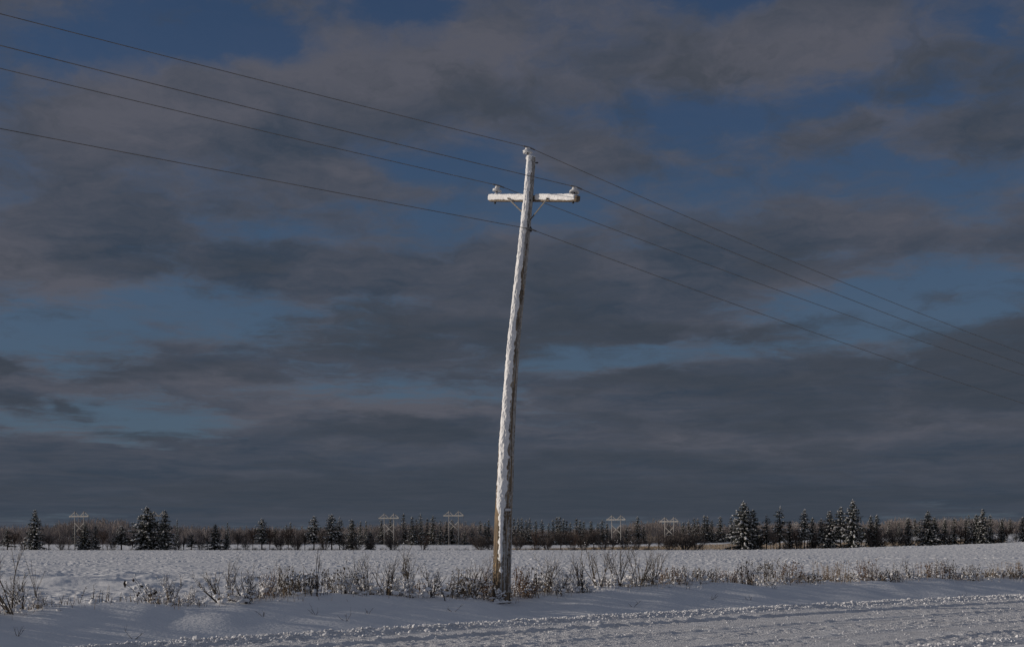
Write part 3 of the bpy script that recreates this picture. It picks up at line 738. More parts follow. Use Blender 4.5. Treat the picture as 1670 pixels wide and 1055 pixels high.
# fine dry grass and buried twigs in the row: nobody could count it
def grass(name, n, smin, smax, p0, p1, h0, h1, m, label, w=.0035, seed=1, clump=.0):
    rg = np.random.RandomState(seed)
    s = rg.uniform(smin, smax, n); p = np.clip(rg.normal((p0 + p1) / 2, (p1 - p0) / 4, n), p0, p1)
    dens = gnoise(s * .9, p * 0, 301) + .25
    u_ = edge_pt(s, p); u_ = u_[0] / u_[1] * F + 835
    keep = rg.rand(n) < np.clip(.25 + dens, .05, 1) * np.where((u_ > 76) & (u_ < 238), .3, 1); s, p = s[keep], p[keep]; n = len(s)
    X, Y = edge_pt(s, p); Z = ground_z(X, Y, False)
    h = rg.uniform(h0, h1, n) * (.6 + .6 * rg.rand(n)); a = rg.rand(n) * 6.283; l = rg.uniform(.15, .95, n) * h
    dx, dy = np.cos(a) * l, np.sin(a) * l; b_ = rg.rand(n) * 6.283; wx, wy = np.cos(b_) * w, np.sin(b_) * w
    B0 = np.stack([X - wx, Y - wy, Z - .02], -1); B1 = np.stack([X + wx, Y + wy, Z - .02], -1)
    M0 = np.stack([X - wx * .8 + dx * .35, Y - wy * .8 + dy * .35, Z + h * .6], -1); M1 = np.stack([X + wx * .8 + dx * .35, Y + wy * .8 + dy * .35, Z + h * .6], -1)
    T = np.stack([X + dx, Y + dy, Z + h], -1)
    V = np.stack([B0, B1, M1, M0, T], 1).reshape(-1, 3); i = np.arange(n)[:, None] * 5
    b = MB(); b.add(V, i + np.array([[0, 1, 2, 3]])); b.f.append((i + np.array([[3, 2, 4]])))
    tag(b.build(name, m, smooth=False), label, 'dry grass' if 'grass' in name else 'undergrowth', kind='stuff')
grass('dry_grass', 9000, -24, 36, 3.7, 5.0, .06, .34, M_GRASS, 'thin dry grass blades sticking out of the snow along the plant row')
grass('frosted_grass', 4500, -24, 36, 3.6, 5.2, .05, .26, M_SNOWT, 'frost-coated grass blades along the plant row', .004, 2)
grass('undergrowth', 15000, -24, 36, 3.95, 5.0, .04, .22, M_TWIG, 'dark tangled dead stems low in the plant row', .004, 3)
def row_snow():
    rg = np.random.RandomState(11); k = 3000
    s = rg.uniform(-24, 38, k); p = rg.normal(4.45, .33, k); X, Y = edge_pt(s, p)
    u = X / Y * F + 835
    dens = np.where((u > 240), 1, .35) * np.clip(.5 + 1.4 * gnoise(s * .6, s * 0, 310), .05, 1); keep = rg.rand(k) < dens
    keep &= ~((np.abs(X + .2) < .45) & (Y < 28.4))
    X, Y = X[keep], Y[keep]; k = len(X)
    z = ground_z(X, Y, False) + np.abs(rg.normal(0, .075, k)); sz = rg.uniform(.012, .042, k)
    b = MB(); b.blobs(np.stack([X, Y, z], -1), np.stack([sz * rg.uniform(.9, 1.9, k), sz * rg.uniform(.9, 1.6, k), sz * rg.uniform(.5, .9, k)], -1), 1, .25)
    tag(b.build('snow_clots', M_SNOWT), 'clots of snow caught in the grass along the plant row', 'snow clots', kind='stuff')
row_snow()
# sticks poking out of the bank
STK = [(430,1003,'twig with dark buds poking from the bank, leftmost pair'),(118,1050,None),(515,1000,'small twig bent over the bank below the Y-shaped sapling'),(566,1010,'cross-shaped twig in the bank'),(600,998,'black bud twig on the bank'),(740,995,'curved twig with a dent in the snow'),(1033,987,'forked twig low on the bank right of the pole'),(1262,958,'thin upright twig before the russet clump'),(1160,975,'flat grass arc on the bank right of the pole'),(1225,976,'long bent twig lying on the bank'),(1570,973,'forked twig behind the right road edge'),(218,1040,'diagonal stick behind the left road edge'),(28,1035,'small dark leaf twig near the left corner')]
for i, (px, py, lab) in enumerate(STK):
    if lab is None: continue
    t = (px - 835) / F; best = None
    for Y in np.arange(15, 45, .05):
        z = gz(t * Y, Y); yy = 875 + (EYE - z) / Y * F
        if float(perp(np.array(t * Y), np.array(Y))) > 1.6 and abs(yy - py) < 2.5: best = Y; break
    if best is None:
        for Y in np.arange(15, 45, .05):
            if float(perp(np.array(t * Y), np.array(Y))) > 2.2: best = Y; break
    random.seed(i + 40); b = MB(); sn = []
    for k in range(3): grow(b, sn, Vector((0, 0, -.02)), Vector((rnd(-1, 1), rnd(-.4, .4), rnd(.3, .9))), rnd(.10, .22), .0045, 1, 2, .8, 3, 4, .15)
    o = b.build('twig', M_TWIG, loc=(t * best, best, gz(t * best, best))); tag(o, lab, 'twig', 'twigs poking out of the shaded bank')
b = MB(); a0 = PX(808, 984, 27.4); a1 = PX(834, 982, 27.4); b.tube([a0 - Vector((.06, 0, -.06)), a0, a1], [.010, .012, .009], 6); o = b.build('stick', M_TWIG); sn = []
o2 = MB(); o2.tube([a0 + Vector((-.01, 0, .016)), a0.lerp(a1, .5) + Vector((0, 0, .02)), a1 + Vector((0, 0, .014))], [.014, .017, .012], 6); o2.build('snow', M_SNOWT, o)
tag(o, 'snow-covered stick lying level against the foot of the pole', 'stick')

# ------------------------------------------------------------------ trees of the hedgerow and wood
def make_spruce(seed, h=10.0, w=4.2, whorls=26, dens=8, irr=.25, bare=.08, snow=1.0, col=False):
    random.seed(seed); np.random.seed(seed)
    root = empty('spruce_tree'); tr = MB(); tr.tube([(0, 0, -.6), (rnd(-.06, .06), 0, h * .4), (rnd(-.05, .05), 0, h * .8), (0, 0, h)], [h * .017, h * .012, h * .006, .01], 7); tr.build('trunk', M_BARK, root)
    cr = MB(); VV = []; SC = []; SS = []
    gaps_ = [rnd(0, 6.28) for _ in range(3)]
    for k in range(whorls):
        f = (k + rnd(-.3, .3)) / whorls; z = h * (bare + (1 - bare) * f) + rnd(-.08, .08)
        prof = (1 - f) ** (.55 if col else .66) * (1 if f > .06 else .80)
        L0 = w / 2 * prof * rnd(1 - irr, 1 + irr) + .10
        nb = max(4, int(dens * (1 - f * .45)))
        a0 = rnd(0, 6.28)
        for j in range(nb):
            if random.random() < .12: continue
            a = a0 + j * 6.283 / nb + rnd(-.3, .3); Lb = L0 * rnd(.60, 1.15); z1 = z + rnd(-.22, .22) * (h / whorls / .38)
            droop = rnd(.10, .38) * (1 - f * .8) - .25 * f
            dx, dy = math.cos(a), math.sin(a)
            n = max(3, int(Lb / .22))
            for q in range(n):
                t = (q + rnd(.1, .9)) / n; t = .12 + .9 * t
                x = dx * Lb * t; y = dy * Lb * t; zz = z1 - droop * Lb * t * t + rnd(-.05, .05)
                ww = .16 + .20 * (1 - t) * min(1, Lb); 
                for _ in range(4):                   # small needle sprays, tilted every way
                    ang = rnd(0, 6.28); l_ = rnd(.22, .46) * (0.75 + .25 * Lb); ux, uy = math.cos(ang), math.sin(ang); zz2 = rnd(-.95, .10)
                    ox, oy, oz = rnd(-ww, ww), rnd(-ww, ww), rnd(-.1, .06)
                    c = np.array([x + ox, y + oy, zz + oz]); d = np.array([ux, uy, zz2]) * l_; s_ = np.array([-uy, ux, rnd(-.4, .4)]) * l_ * rnd(.28, .5)
                    VV.append([c - s_, c + d * .5 - s_ * .3, c + d, c + s_])
                if t > .3 and random.random() < .62 * snow:
                    r_ = rnd(.09, .22) * (.75 + .25 * Lb); SC.append([x + rnd(-.12, .12), y + rnd(-.12, .12), zz + rnd(-.10, .12)]); SS.append([r_ * rnd(.7, 1.3), r_ * rnd(.7, 1.3), r_ * rnd(.45, .9)])
    for k in range(4): SC.append([rnd(-.05, .05), rnd(-.05, .05), h * (1 - .03 * k)]); SS.append([.07 + .02 * k, .07 + .02 * k, .14])
    VV = np.array(VV); n = len(VV); cr.add(VV.reshape(-1, 3), np.arange(n)[:, None] * 4 + np.array([[0, 1, 2, 3]])); cr.build('crown', M_NEED, root, smooth=False)
    sn = MB(); sn.blobs(np.array(SC), np.array(SS), 0, .3); sn.build('snow', M_SNOWF, root)
    return root
def twigs(b, P, D, L_, w0):
    """P (n,3) starts, D (n,3) unit directions: thin tapering slivers"""
    n = len(P); side = np.cross(D, np.random.normal(size=(n, 3))); side /= np.linalg.norm(side, axis=1)[:, None] + 1e-9
    w_ = np.broadcast_to(w0, (n,))[:, None]
    V = np.stack([P - side * w_, P + side * w_, P + D * L_[:, None]], 1).reshape(-1, 3)
    b.add(V, np.arange(n)[:, None] * 3 + np.array([[0, 1, 2]]))
def bare_geo(b, h, w, stems, n2, rg, w0=.035, trunk=False, up=.8):
    """multi-stem leafless bush/tree"""
    for i in range(stems):
        a = rg.rand() * 6.283; sp = rg.rand() ** .7
        if trunk: base = np.array([0, 0, h * rg.uniform(.15, .4)]); Ls = h * rg.uniform(.45, .65)
        else: base = np.array([math.cos(a) * w * .06, math.sin(a) * w * .06, -.2]); Ls = h * rg.uniform(.7, 1.0)
        tip = base + np.array([math.cos(a) * w * .5 * sp, math.sin(a) * w * .5 * sp, Ls * (1 - .35 * sp ** 2)])
        mid = (base + tip) / 2 + np.array([math.cos(a), math.sin(a), 0]) * w * -.06 * sp
        r0 = h * .006 + .012
        b.tube([base, mid, tip], [r0, r0 * .7, .012], 4, cap=False)
        n = n2; t = rg.uniform(.25, 1, n)[:, None]
        P = np.where(t < .5, base + (mid - base) * t * 2, mid + (tip - mid) * (t * 2 - 1))
        d0 = (tip - base) / np.linalg.norm(tip - base)
        D = d0 * up + rg.normal(0, .55, (n, 3)); D[:, 2] = np.abs(D[:, 2]) * .8 + .1; D /= np.linalg.norm(D, axis=1)[:, None]
        Lt = rg.uniform(.10, .26, n) * h * (1.15 - t[:, 0] * .5); twigs(b, P, D, Lt, w0)
        k = n * 3; idx = rg.randint(0, n, k); tt = rg.uniform(.3, .95, k)[:, None]; P2 = P[idx] + D[idx] * Lt[idx][:, None] * tt
        D2 = D[idx] + rg.normal(0, .6, (k, 3)); D2 /= np.linalg.norm(D2, axis=1)[:, None]; twigs(b, P2, D2, rg.uniform(.04, .11, k) * h, w0 * .6)
def make_bare(name, seed, h, w, stems, n2, m, trunk=False, w0=.03):
    rg = np.random.RandomState(seed); np.random.seed(seed); root = empty(name)
    if trunk:
        t = MB(); t.tube([(0, 0, -.5), (.1, 0, h * .35), (0, .05, h * .75)], [h * .014, h * .011, .03], 6); t.build('trunk', m, root)
    b = MB(); bare_geo(b, h, w, stems, n2, rg, w0, trunk); b.build('branches', m, root, smooth=False)
    return root

SP = {  # prototypes, 10 m tall
 'full': make_spruce(1, 10, 4.4, 27, 9, .22, .06, 1.0), 'wide': make_spruce(2, 10, 6.0, 27, 11, .38, .05, 1.1), 'slim': make_spruce(3, 10, 3.0, 26, 8, .25, .10, 1.1),
 'open': make_spruce(4, 10, 4.0, 17, 7, .45, .22, .7), 'high': make_spruce(5, 10, 4.4, 22, 8, .30, .26, 1.2), 'far': make_spruce(6, 10, 3.4, 22, 7, .25, .02, 1.0), 'far2': make_spruce(8, 10, 4.2, 20, 7, .35, .02, .9)}
SPW = {'full': 4.4, 'wide': 6.0, 'slim': 3.0, 'open': 4.0, 'high': 4.4, 'far': 3.4, 'far2': 4.2}
first = {k: True for k in SP}
def place(protos_, k, pos, sx, sz, lab, cat, group, firsts):
    o = protos_[k] if firsts[k] else copy_tree(protos_[k]); firsts[k] = False
    o.location = pos; o.rotation_euler = (0, 0, rnd(0, 6.28)); o.scale = (sx, sx, sz); tag(o, lab, cat, group); return o
def tree_at(px, top, Y, wpx, protos_, k, firsts, h0, w0, lab, cat, group):
    X = (px - 835) / F * Y; z0 = gz(X, Y); zt = EYE + (875 - top) / F * Y
    h = zt - z0; w = wpx / F * Y * (1.12 if protos_ is SP else 1.1)
    return place(protos_, k, (X, Y, z0 - .05), w / w0, h / h0, lab, cat, group, firsts)
random.seed(5)
G1 = 'snowy spruces in the hedgerow'
H1 = [  # px, top, Y, width px, kind, label
 (12,860,399,24,'open','half-bare spruce at the left frame edge'),
 (57,831,398,30,'full','dark narrow spruce left of the leftmost timber pylon'),
 (138,852,400,28,'full','spruce hiding the right leg of the leftmost pylon'),
 (156,856,400,16,'slim','thin small spruce right of the leftmost pylon'),
 (198,857,399,30,'high','round-topped tree between the leftmost pylon and the biggest left spruce'),
 (240,825,399,52,'wide','biggest spruce on the left with an uneven crown'),
 (269,832,397,32,'full','spruce beside the biggest left one hiding a pylon'),
 (312,868,399,20,'open','sparse small tree right of the two big left spruces'),
 (351,854,397,28,'full','lone dark spruce in front of the brown wood'),
 (369,870,399,13,'slim','frosted young spruce beside the lone dark spruce'),
 (427,845,397,28,'high','spruce with bright snow above a bare stem'),
 (512,841,397,27,'high','rounded spruce left of the dense middle pair'),
 (541,838,397,30,'high','tallest spruce of the middle pair'),
 (554,842,399,22,'open','dark bare-topped spruce at the right of the middle pair'),
 (574,846,402,22,'slim','spruce leaning over brush right of the middle pair'),
 (604,866,398,18,'slim','small spruce left of the third pylon'),
 (1213,817,396,48,'wide','broad snowy spruce, biggest right of the pole'),
 (1229,831,397,32,'full','spruce behind the right shoulder of the broad snowy one'),
 (1250,838,396,22,'open','gappy spruce right of the broad snowy pair'),
 (1272,825,395,30,'open','tall broken-crowned spruce with a crooked bare stem'),
 (1288,848,397,18,'slim','small pale spruce right of the broken-crowned one'),
 (1312,830,395,24,'high','pointed spruce over a row of pale thin trunks'),
 (1325,843,397,18,'slim','short spruce right of the pointed one'),
 (1339,845,396,18,'high','short spruce left of the bright snowy one'),
 (1353,833,394,34,'full','bright snow-loaded spruce left of the tall right pair'),
 (1371,826,393,28,'high','left spruce of the tall right pair'),
 (1391,814,392,36,'wide','tallest spruce on the right side'),
 (1420,840,395,20,'slim','left twin of the frosty pair beyond the tallest right spruce'),
 (1430,838,396,18,'slim','right twin of the frosty pair beyond the tallest right spruce'),
 (1481,843,393,20,'slim','slim frosty spruce in the right wood'),
 (1513,833,391,32,'full','snow-loaded spruce standing free on the right'),
 (1524,843,393,24,'full','spruce behind the snow-loaded free-standing one'),
 (1541,845,395,14,'slim','faint spruce right of the free-standing pair'),
 (1556,844,394,18,'far','frosty spruce in the brown wood far right'),
 (1575,846,394,20,'far','dark spruce in the brown wood far right'),
 (1592,838,390,22,'slim','left spruce of the far right pair'),
 (1603,830,389,30,'full','tallest spruce of the far right pair'),
 (1615,839,392,20,'far','frosty spruce behind the far right pair'),
 (1634,845,393,16,'slim','small spruce near the right frame edge'),
 (1668,842,389,18,'slim','spruce cut by the right frame edge')]
for px, top, Y, w, k, lab in H1:
    tree_at(px, top, Y, w, SP, k, first, 10, SPW[k], lab, 'spruce', G1)
FAR = [(122,853,11),(229,850,8),(289,847,7),(371,852,8),(449,859,9),(467,855,11),(474,852,11),(588,850,11),(597,850,8),(622,848,13),(637,845,13),(658,838,15),(672,843,15),(679,846,12),(686,838,14),(697,846,12),(706,841,18),(718,848,11),(728,850,12),(737,848,13),(748,868,8),(758,866,12),(770,862,12),(783,849,12),(791,853,11),(797,848,12),
 (838,846,13),(845,845,14),(851,845,13),(858,848,14),(864,845,14),(874,849,13),(884,848,15),(895,853,12),(902,848,12),(908,844,15),(913,843,14),(919,847,14),(924,849,12),(930,852,13),(940,846,16),(946,849,14),(952,851,14),(964,850,16),(975,853,12),(982,848,18),(990,854,14),(1010,858,14),(1022,860,13),(1040,843,16),(1050,858,14),(1090,851,11),
 (1114,852,12),(1123,848,14),(1132,845,15),(1138,846,13),(1149,841,17),(1154,842,13),(1161,848,13),(1168,868,8),(1175,843,19),(1180,868,10),(1192,844,15),(1200,848,14),(1450,850,10),(1466,852,11),(1492,846,13),(1500,850,10),(1648,846,10),(1580,840,10)]
random.seed(17)
L_far = sorted([f for f in FAR if f[0] < 800], key=lambda f: -f[0]); R_far = sorted([f for f in FAR if f[0] > 800], key=lambda f: f[0])
for lst, sec in ((L_far, 'left of the leaning pole'), (R_far, 'right of the leaning pole')):
    for n_, (px, top, w) in enumerate(lst):
        k = 'far' if random.random() < .6 else 'far2'
        tree_at(px, top - 1, rnd(452, 462), w * 1.2, SP, k, first, 10, SPW[k], f'{ordinal(n_ + 1)} small far spruce {sec}', 'spruce', 'small far spruces before the wood')

random.seed(23)
BR = {'bush': make_bare('bare_bush', 1, 5, 5, 16, 26, M_BARE), 'bush2': make_bare('bare_bush', 2, 5, 5, 13, 26, M_BARE2), 'tree': make_bare('bare_tree', 3, 6, 4, 12, 30, M_BARE, True),
      'tree2': make_bare('bare_tree', 4, 6, 4.4, 12, 30, M_BARE2, True), 'pale': make_bare('bare_tree', 5, 6, 4, 9, 16, M_PALE, True), 'dense': make_bare('bare_bush', 6, 5, 5.5, 26, 34, M_BARE), 'pole': make_bare('bare_tree', 7, 6, 2.2, 5, 12, M_BARE, True)}
BH = {'bush': (5, 5), 'bush2': (5, 5), 'tree': (6, 4), 'tree2': (6, 4.4), 'pale': (6, 4), 'dense': (5, 5.5), 'pole': (6, 2.2)}
bf = {k: True for k in BR}
BL = [  # px, top, width, kind, label
 (24,866,26,'tree2','red-brown bare tree near the left frame edge'),(38,872,20,'bush','low bare bush right of the left-edge tree'),(80,868,26,'tree','grey bare tree between the narrow spruce and the leftmost pylon'),
 (100,872,24,'bush','bare bush just left of the leftmost pylon'),(112,876,16,'pale','frosted sapling at the foot of the leftmost pylon'),(168,862,26,'tree2','red-brown bare tree left of the round-topped tree'),(175,884,10,'pale','small pale arched sapling'),
 (185,872,20,'bush','bare bush beside the pale arched sapling'),(216,872,20,'tree','bare tree left of the biggest left spruce'),(289,880,26,'bush','thin grey bush on the snow strip'),(300,872,20,'pole','thin bare tree right of the big left spruces'),(328,874,26,'bush','bare bush left of the lone dark spruce'),
 (338,864,18,'pole','slender bare tree left of the lone dark spruce'),(388,862,26,'tree','bare tree right of the frosted young spruce'),(400,868,26,'bush','bare bush left of the spruce with a bare stem'),(412,858,26,'tree2','red-brown tree left of the spruce with a bare stem'),(440,858,30,'tree2','red-brown tree right of the spruce with a bare stem'),
 (455,862,28,'dense','dense bare bush in the left thicket'),(470,858,30,'tree2','russet tree in the middle of the left thicket'),(484,864,30,'dense','dense dark bush right in the left thicket'),(497,860,26,'tree','grey tree left of the rounded spruce'),(525,858,32,'pale','pale forked tree in front of the rounded spruce'),
 (530,868,26,'bush','bare bush behind the pale forked tree'),(562,870,24,'bush','bare bush right of the middle spruce pair'),(585,876,24,'bush','low bush ending the left thicket'),(603,874,22,'dense','round dark bush alone right of the left thicket'),(640,868,36,'dense','round bare bush at the foot of the third pylon'),
 (690,870,34,'bush2','vase-shaped bare bush between the two middle pylons'),(785,868,46,'dense','wide bare bush left of the leaning pole'),(800,878,30,'bush','low bare bush touching the leaning pole on the left'),
 (845,866,30,'dense','bare bush right next to the leaning pole'),(874,862,44,'bush2','wide brown bush beyond the leaning pole on its right'),(892,868,30,'dense','dark bush behind the wide brown one'),(915,862,40,'tree','bare tree before the far spruces'),(935,862,40,'bush2','brown bush left of the fifth pylon'),
 (952,864,34,'dense','dark dense bush left of the fifth pylon'),(968,858,30,'tree','grey tree left of the fifth pylon'),(984,872,34,'bush','low bush before the fifth pylon'),(1000,874,30,'tree','short tree at the feet of the fifth pylon'),(1020,870,30,'bush','bush right of the fifth pylon'),
 (1038,872,26,'bush','bush on straw strip between fifth and sixth pylon'),(1058,866,44,'pale','pale broken tree leaning right'),(1074,868,20,'pole','thin trunk left of the biggest bare bush'),(1092,864,50,'dense','left half of the biggest bare bush'),(1116,860,60,'dense','right half of the biggest bare bush'),(1135,874,40,'bush','low spreading end of the biggest bare bush'),
 (1262,864,20,'tree','bare tree between gappy and broken-crowned spruce'),(1242,868,20,'tree','bare tree right of the broad snowy spruce'),(1281,860,20,'pale','crooked pale tree at the broken-crowned spruce'),(1298,862,18,'tree2','brown tree left of the pointed spruce'),
 (1303,868,20,'dense','dark bush among pale thin trunks'),(1331,866,20,'dense','dark bush right of the pointed spruce'),(1405,860,30,'tree','bare tree right of the tallest right spruce'),(1426,856,40,'dense','dark bush under the frosty pair'),(1442,864,30,'bush','bush right of the frosty pair'),
 (1460,858,44,'dense','dark rounded bush in the right hedgerow'),(1472,866,30,'bush','bush right of the dark rounded one'),(1500,868,26,'bush','bush left of the free-standing snowy spruce'),(1535,862,30,'tree','bare tree right of the free-standing snowy spruce'),(1550,866,30,'bush','low bush in the right thicket'),
 (1567,860,30,'tree2','brown tree in the right thicket'),(1584,864,26,'dense','dark bush left of the far right pair'),(1622,864,28,'bush','bush right of the far right pair'),(1642,858,30,'tree2','brown tree near the right frame edge'),(1656,862,26,'bush2','brown bush near the right frame edge')]
for px, top, w, k, lab in BL:
    Y = (394 if px > 1230 else 397) + rnd(-1.5, 2.5) - max(0, px - 1400) * .01
    tree_at(px, top, Y, w, BR, k, bf, BH[k][0], BH[k][1], lab, 'bare bush' if 'bush' in k or k == 'dense' else 'bare tree', 'leafless bushes and trees in the hedgerow')
# a row of thin trunks under the right-hand spruces
random.seed(31)
tk = [1238,1244,1257,1266,1277,1292,1296,1299,1303,1307,1317,1320,1323,1327,1335,1341,1344,1347,1350,1358,1362,1377,1383,1398,1412,1505,1518,1530,1545]
for n_, px in enumerate(tk):
    Y = 396 + rnd(-1, 2); X = (px - 835) / F * Y; z0 = gz(X, Y)
    b = MB(); r_ = rnd(.06, .12); h = rnd(3.5, 6); b.tube([(0, 0, -.3), (rnd(-.1, .1), 0, h * .5), (rnd(-.25, .25), 0, h)], [r_, r_ * .8, .03], 6)
    rg = np.random.RandomState(n_); P = np.stack([rg.uniform(-.1, .1, 14), rg.uniform(-.1, .1, 14), rg.uniform(h * .35, h, 14)], -1); D = rg.normal(0, 1, (14, 3)); D[:, 2] = abs(D[:, 2]); D /= np.linalg.norm(D, axis=1)[:, None]
    np.random.seed(n_); twigs(b, P, D, rg.uniform(.4, 1.2, 14), .03)
    o = b.build('bare_tree', M_PALE if n_ % 3 == 0 else M_BARK, loc=(X, Y, z0)); tag(o, f'{ordinal(n_ + 1)} thin bare trunk from the left under the right-hand spruces', 'bare tree', 'thin bare trunks under the right-hand spruces')

# low brush along the hedgerow and the distant wood: masses
def brush():
    rg = np.random.RandomState(5); np.random.seed(5); b = MB(); n = 26000
    u = rg.uniform(-120, 1790, n); Y = np.where(u > 1230, 395, 398) + rg.uniform(-1.5, 3.5, n); X = (u - 835) / F * Y
    dens = np.interp(u, [0, 95, 110, 150, 170, 240, 300, 400, 560, 590, 640, 700, 790, 850, 1000, 1130, 1160, 1225, 1240, 1700], [.5, .4, .6, .7, .4, .5, .6, 1, 1, .5, .35, .25, .4, .6, .8, .6, .10, .2, .9, 1])
    keep = rg.rand(n) < dens * np.clip(.75 + gnoise(u / 9, u * 0, 401), 0, 1); X, Y, u = X[keep], Y[keep], u[keep]; n = len(X)
    Z = ground_z(X, Y, False) - .1; hh = rg.uniform(.4, 1.6, n) * np.clip(.7 + gnoise(u / 14, u * 0, 402), .25, 1.4)
    D = rg.normal(0, .35, (n, 3)); D[:, 2] = 1; D /= np.linalg.norm(D, axis=1)[:, None]
    twigs(b, np.stack([X, Y, Z], -1), D, hh, .035)
    tag(b.build('hedgerow_brush', M_BARE, smooth=False), 'low dark brush along the foot of the hedgerow', 'brush', kind='stuff')
brush()
def woods():
    rg = np.random.RandomState(9); np.random.seed(9)
    tops = np.array([(-300,858),(0,857),(60,856),(90,855),(100,848),(130,845),(205,847),(215,855),(300,857),(400,859),(470,859),(560,857),(640,853),(700,850),(760,851),(800,856),(850,860),(900,862),(1000,858),(1035,851),(1060,846),(1100,850),(1150,856),(1240,852),(1330,850),(1440,851),(1450,845),(1475,843),(1500,846),(1560,844),(1600,843),(1670,848),(2000,850)])
    protos_ = []
    for i in range(10):
        b = MB(); bare_geo(b, 1.0, .72, 6, 15, rg, .006, True, .6); b.tube([(0, 0, 0), (0, 0, .7)], [.012, .006], 3, cap=False)
        protos_.append((np.concatenate(b.v), [f for f in b.f]))
    out = MB(); lowm = MB()
    for row in range(7):
        Y0 = 464 + row * 11
        u = -260.0
        while u < 1960:
            Y = Y0 + rg.uniform(-4, 4); X = (u - 835) / F * Y; z0 = gz(X, Y) - .1
            top = np.interp(u, tops[:, 0], tops[:, 1]) + rg.normal(0, 1.4) + (0 if row > 3 else rg.uniform(0, 7))
            h = EYE + (875 - top) / F * Y - z0
            if h < 1.5: h = 1.5
            V, Fs = protos_[rg.randint(10)]; a = rg.rand() * 6.283; ca, sa = math.cos(a), math.sin(a); wsc = h * rg.uniform(.8, 1.1)
            VV = np.stack([(V[:, 0] * ca - V[:, 1] * sa) * wsc + X, (V[:, 0] * sa + V[:, 1] * ca) * wsc + Y, V[:, 2] * h + z0], -1)
            base = out.n; out.v.append(VV); out.n += len(VV)
            for f in Fs: out.f.append(f + base)
            u += rg.uniform(4.5, 8.5)
    n = 60000; u = rg.uniform(-260, 1960, n); Y = rg.uniform(463, 530, n); X = (u - 835) / F * Y; Z = ground_z(X, Y, False) - .1
    D = rg.normal(0, .4, (n, 3)); D[:, 2] = 1; D /= np.linalg.norm(D, axis=1)[:, None]; twigs(out, np.stack([X, Y, Z], -1), D, rg.uniform(1.2, 4.6, n), .05)
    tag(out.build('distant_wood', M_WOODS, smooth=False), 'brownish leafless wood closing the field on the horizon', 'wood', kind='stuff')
woods()
def straw():
    rg = np.random.RandomState(6); n = 42000
    u = rg.uniform(825, 1640, n); Y = rg.uniform(403, 436, n)
    lim = np.interp(u, [825, 900, 1010, 1180, 1290, 1400, 1640], [407, 409, 424, 432, 430, 424, 420]); k = (Y < lim + 3 * gnoise(u / 25, u * 0, 5)); u, Y = u[k], Y[k]; n = len(u)
    X = (u - 835) / F * Y; Z = ground_z(X, Y, False); a = rg.rand(n) * 3.14
    w_ = .06; h = rg.uniform(.25, .6, n); dx, dy = np.cos(a) * w_, np.sin(a) * w_
    V = np.stack([np.stack([X - dx, Y - dy, Z - .1], -1), np.stack([X + dx, Y + dy, Z - .1], -1), np.stack([X + rg.normal(0, .1, n), Y, Z + h], -1)], 1).reshape(-1, 3)
    b = MB(); b.add(V, np.arange(n)[:, None] * 3 + np.array([[0, 1, 2]]))
    tag(b.build('straw_grass', M_STRAW, smooth=False), 'strip of tan dry grass beyond the hedgerow', 'dry grass', kind='stuff')
straw()

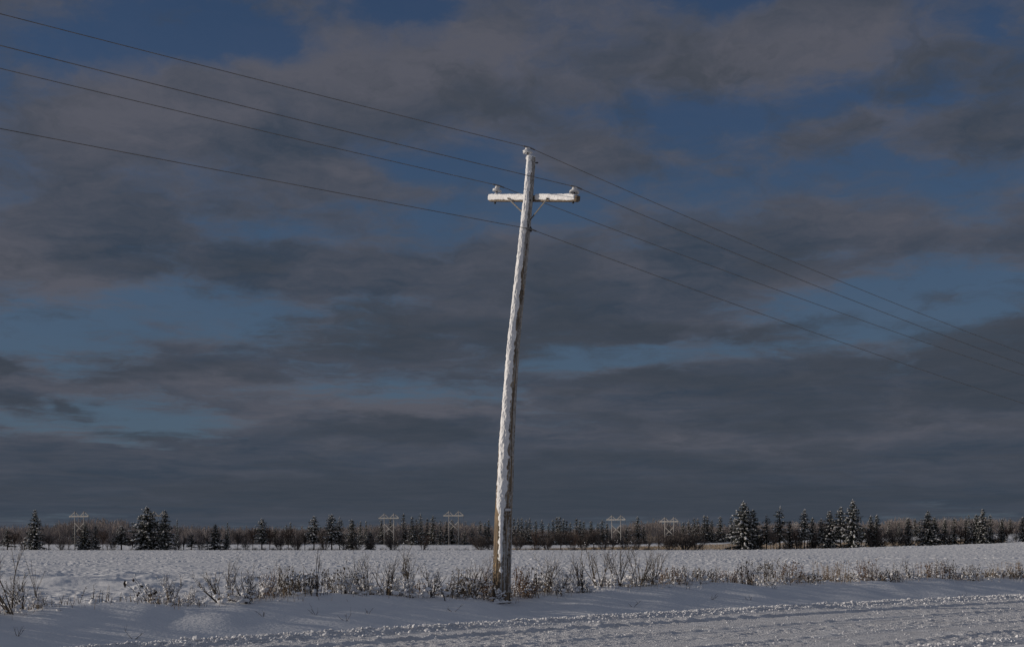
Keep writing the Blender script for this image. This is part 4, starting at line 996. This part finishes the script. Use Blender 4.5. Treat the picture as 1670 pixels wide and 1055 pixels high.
# ------------------------------------------------------------------ timber H-frame pylons
def pylon(px, topy, Y, wpx, base_y=None, lab='', rz=0):
    X = (px - 835) / F * Y; z0 = gz(X, Y); h = EYE + (875 - topy) / F * Y - z0; rz = R(-30) - math.atan2(X, Y) * (.2 if X < -60 else 1); Wv = wpx / F * Y; W = Wv / math.cos(R(30))
    root = empty('timber_pylon', (X, Y, z0)); root.rotation_euler = (0, 0, rz); tag(root, lab, 'pylon', 'frosted timber H-frame pylons across the field')
    sp = W * .235; arm_z = h - Wv * .235; r = Wv * .020
    for s_ in (-1, 1):
        b = MB(); b.tube([(s_ * sp, 0, -.5), (s_ * sp, 0, h)], [r * 1.25, r * .95], 8); b.build('leg', M_FROSTY, root)
    b = MB(); b.box((0, -r * 1.6, arm_z), (W, r * 1.6, r * 2.7)); b.build('crossarm', M_FROSTY, root, smooth=False)
    for s_ in (-1, 1):
        b = MB(); b.bar((s_ * sp, r, h - .15), (s_ * W * .49, r, arm_z), r * 1.35); b.build('top_brace', M_FROSTY, root, smooth=False)
        b = MB(); b.bar((s_ * sp, r, h - .15), (s_ * .1 * sp, r, arm_z), r * 1.35); b.build('top_brace', M_FROSTY, root, smooth=False)
    zt = arm_z - Wv * .28; zb = zt - Wv * .44
    b = MB(); b.bar((-sp, -r * 1.2, zt), (sp, -r * 1.2, zb), r * 1.45); b.build('cross_brace', M_FROSTY, root, smooth=False)
    b = MB(); b.bar((sp, r * 1.2, zt), (-sp, r * 1.2, zb), r * 1.45); b.build('cross_brace', M_FROSTY, root, smooth=False)
    for x in (-W * .48, 0, W * .48):
        b = MB(); zz = arm_z - r
        prof = []
        for k in range(7): prof += [(.03, -k * Wv * .022), (.085, -k * Wv * .022 - Wv * .006), (.03, -k * Wv * .022 - Wv * .016)]
        b.lathe(prof, (x, 0, zz), (0, 0, 1), 6); b.build('insulator_string', M_STRING, root)
pylon(129.5, 833.5, 402, 36, lab='leftmost timber pylon, between the narrow dark spruce and the biggest left spruce')
pylon(258.5, 833, 401, 34, lab='timber pylon mostly hidden behind the two big left spruces')
pylon(634.5, 837, 452, 33, lab='timber pylon rising behind the round bare bush left of the leaning pole')
pylon(740, 833, 455, 33, lab='timber pylon nearest the leaning pole on its left, both legs clear of brush')
pylon(1005, 840, 448, 31, lab='first timber pylon right of the leaning pole')
pylon(1091.5, 843, 450, 31, lab='timber pylon above the biggest bare bush')
pylon(1304, 850, 560, 22, lab='smallest farthest timber pylon showing only its arm beside the pointed spruce')
# frosted field wire in front of the left wood
for pts, lab in (([(-40,881),(60,877.5),(118,876)],'frosted thin wire running from the left frame edge to the leftmost pylon'),([(118,876),(150,877),(196,880)],'frosted thin wire running right from the leftmost pylon')):
    b = MB(); P = [PX(x, y, 400.5) for x, y in pts]; o0 = P[0].copy(); P2 = []
    for i in range(len(P) - 1):
        for k in range(6): P2.append(P[i].lerp(P[i + 1], k / 6) - o0)
    P2.append(P[-1] - o0); b.tube(P2, .028, 5); o = b.build('field_wire', M_FROSTY, loc=o0); tag(o, lab, 'wire')
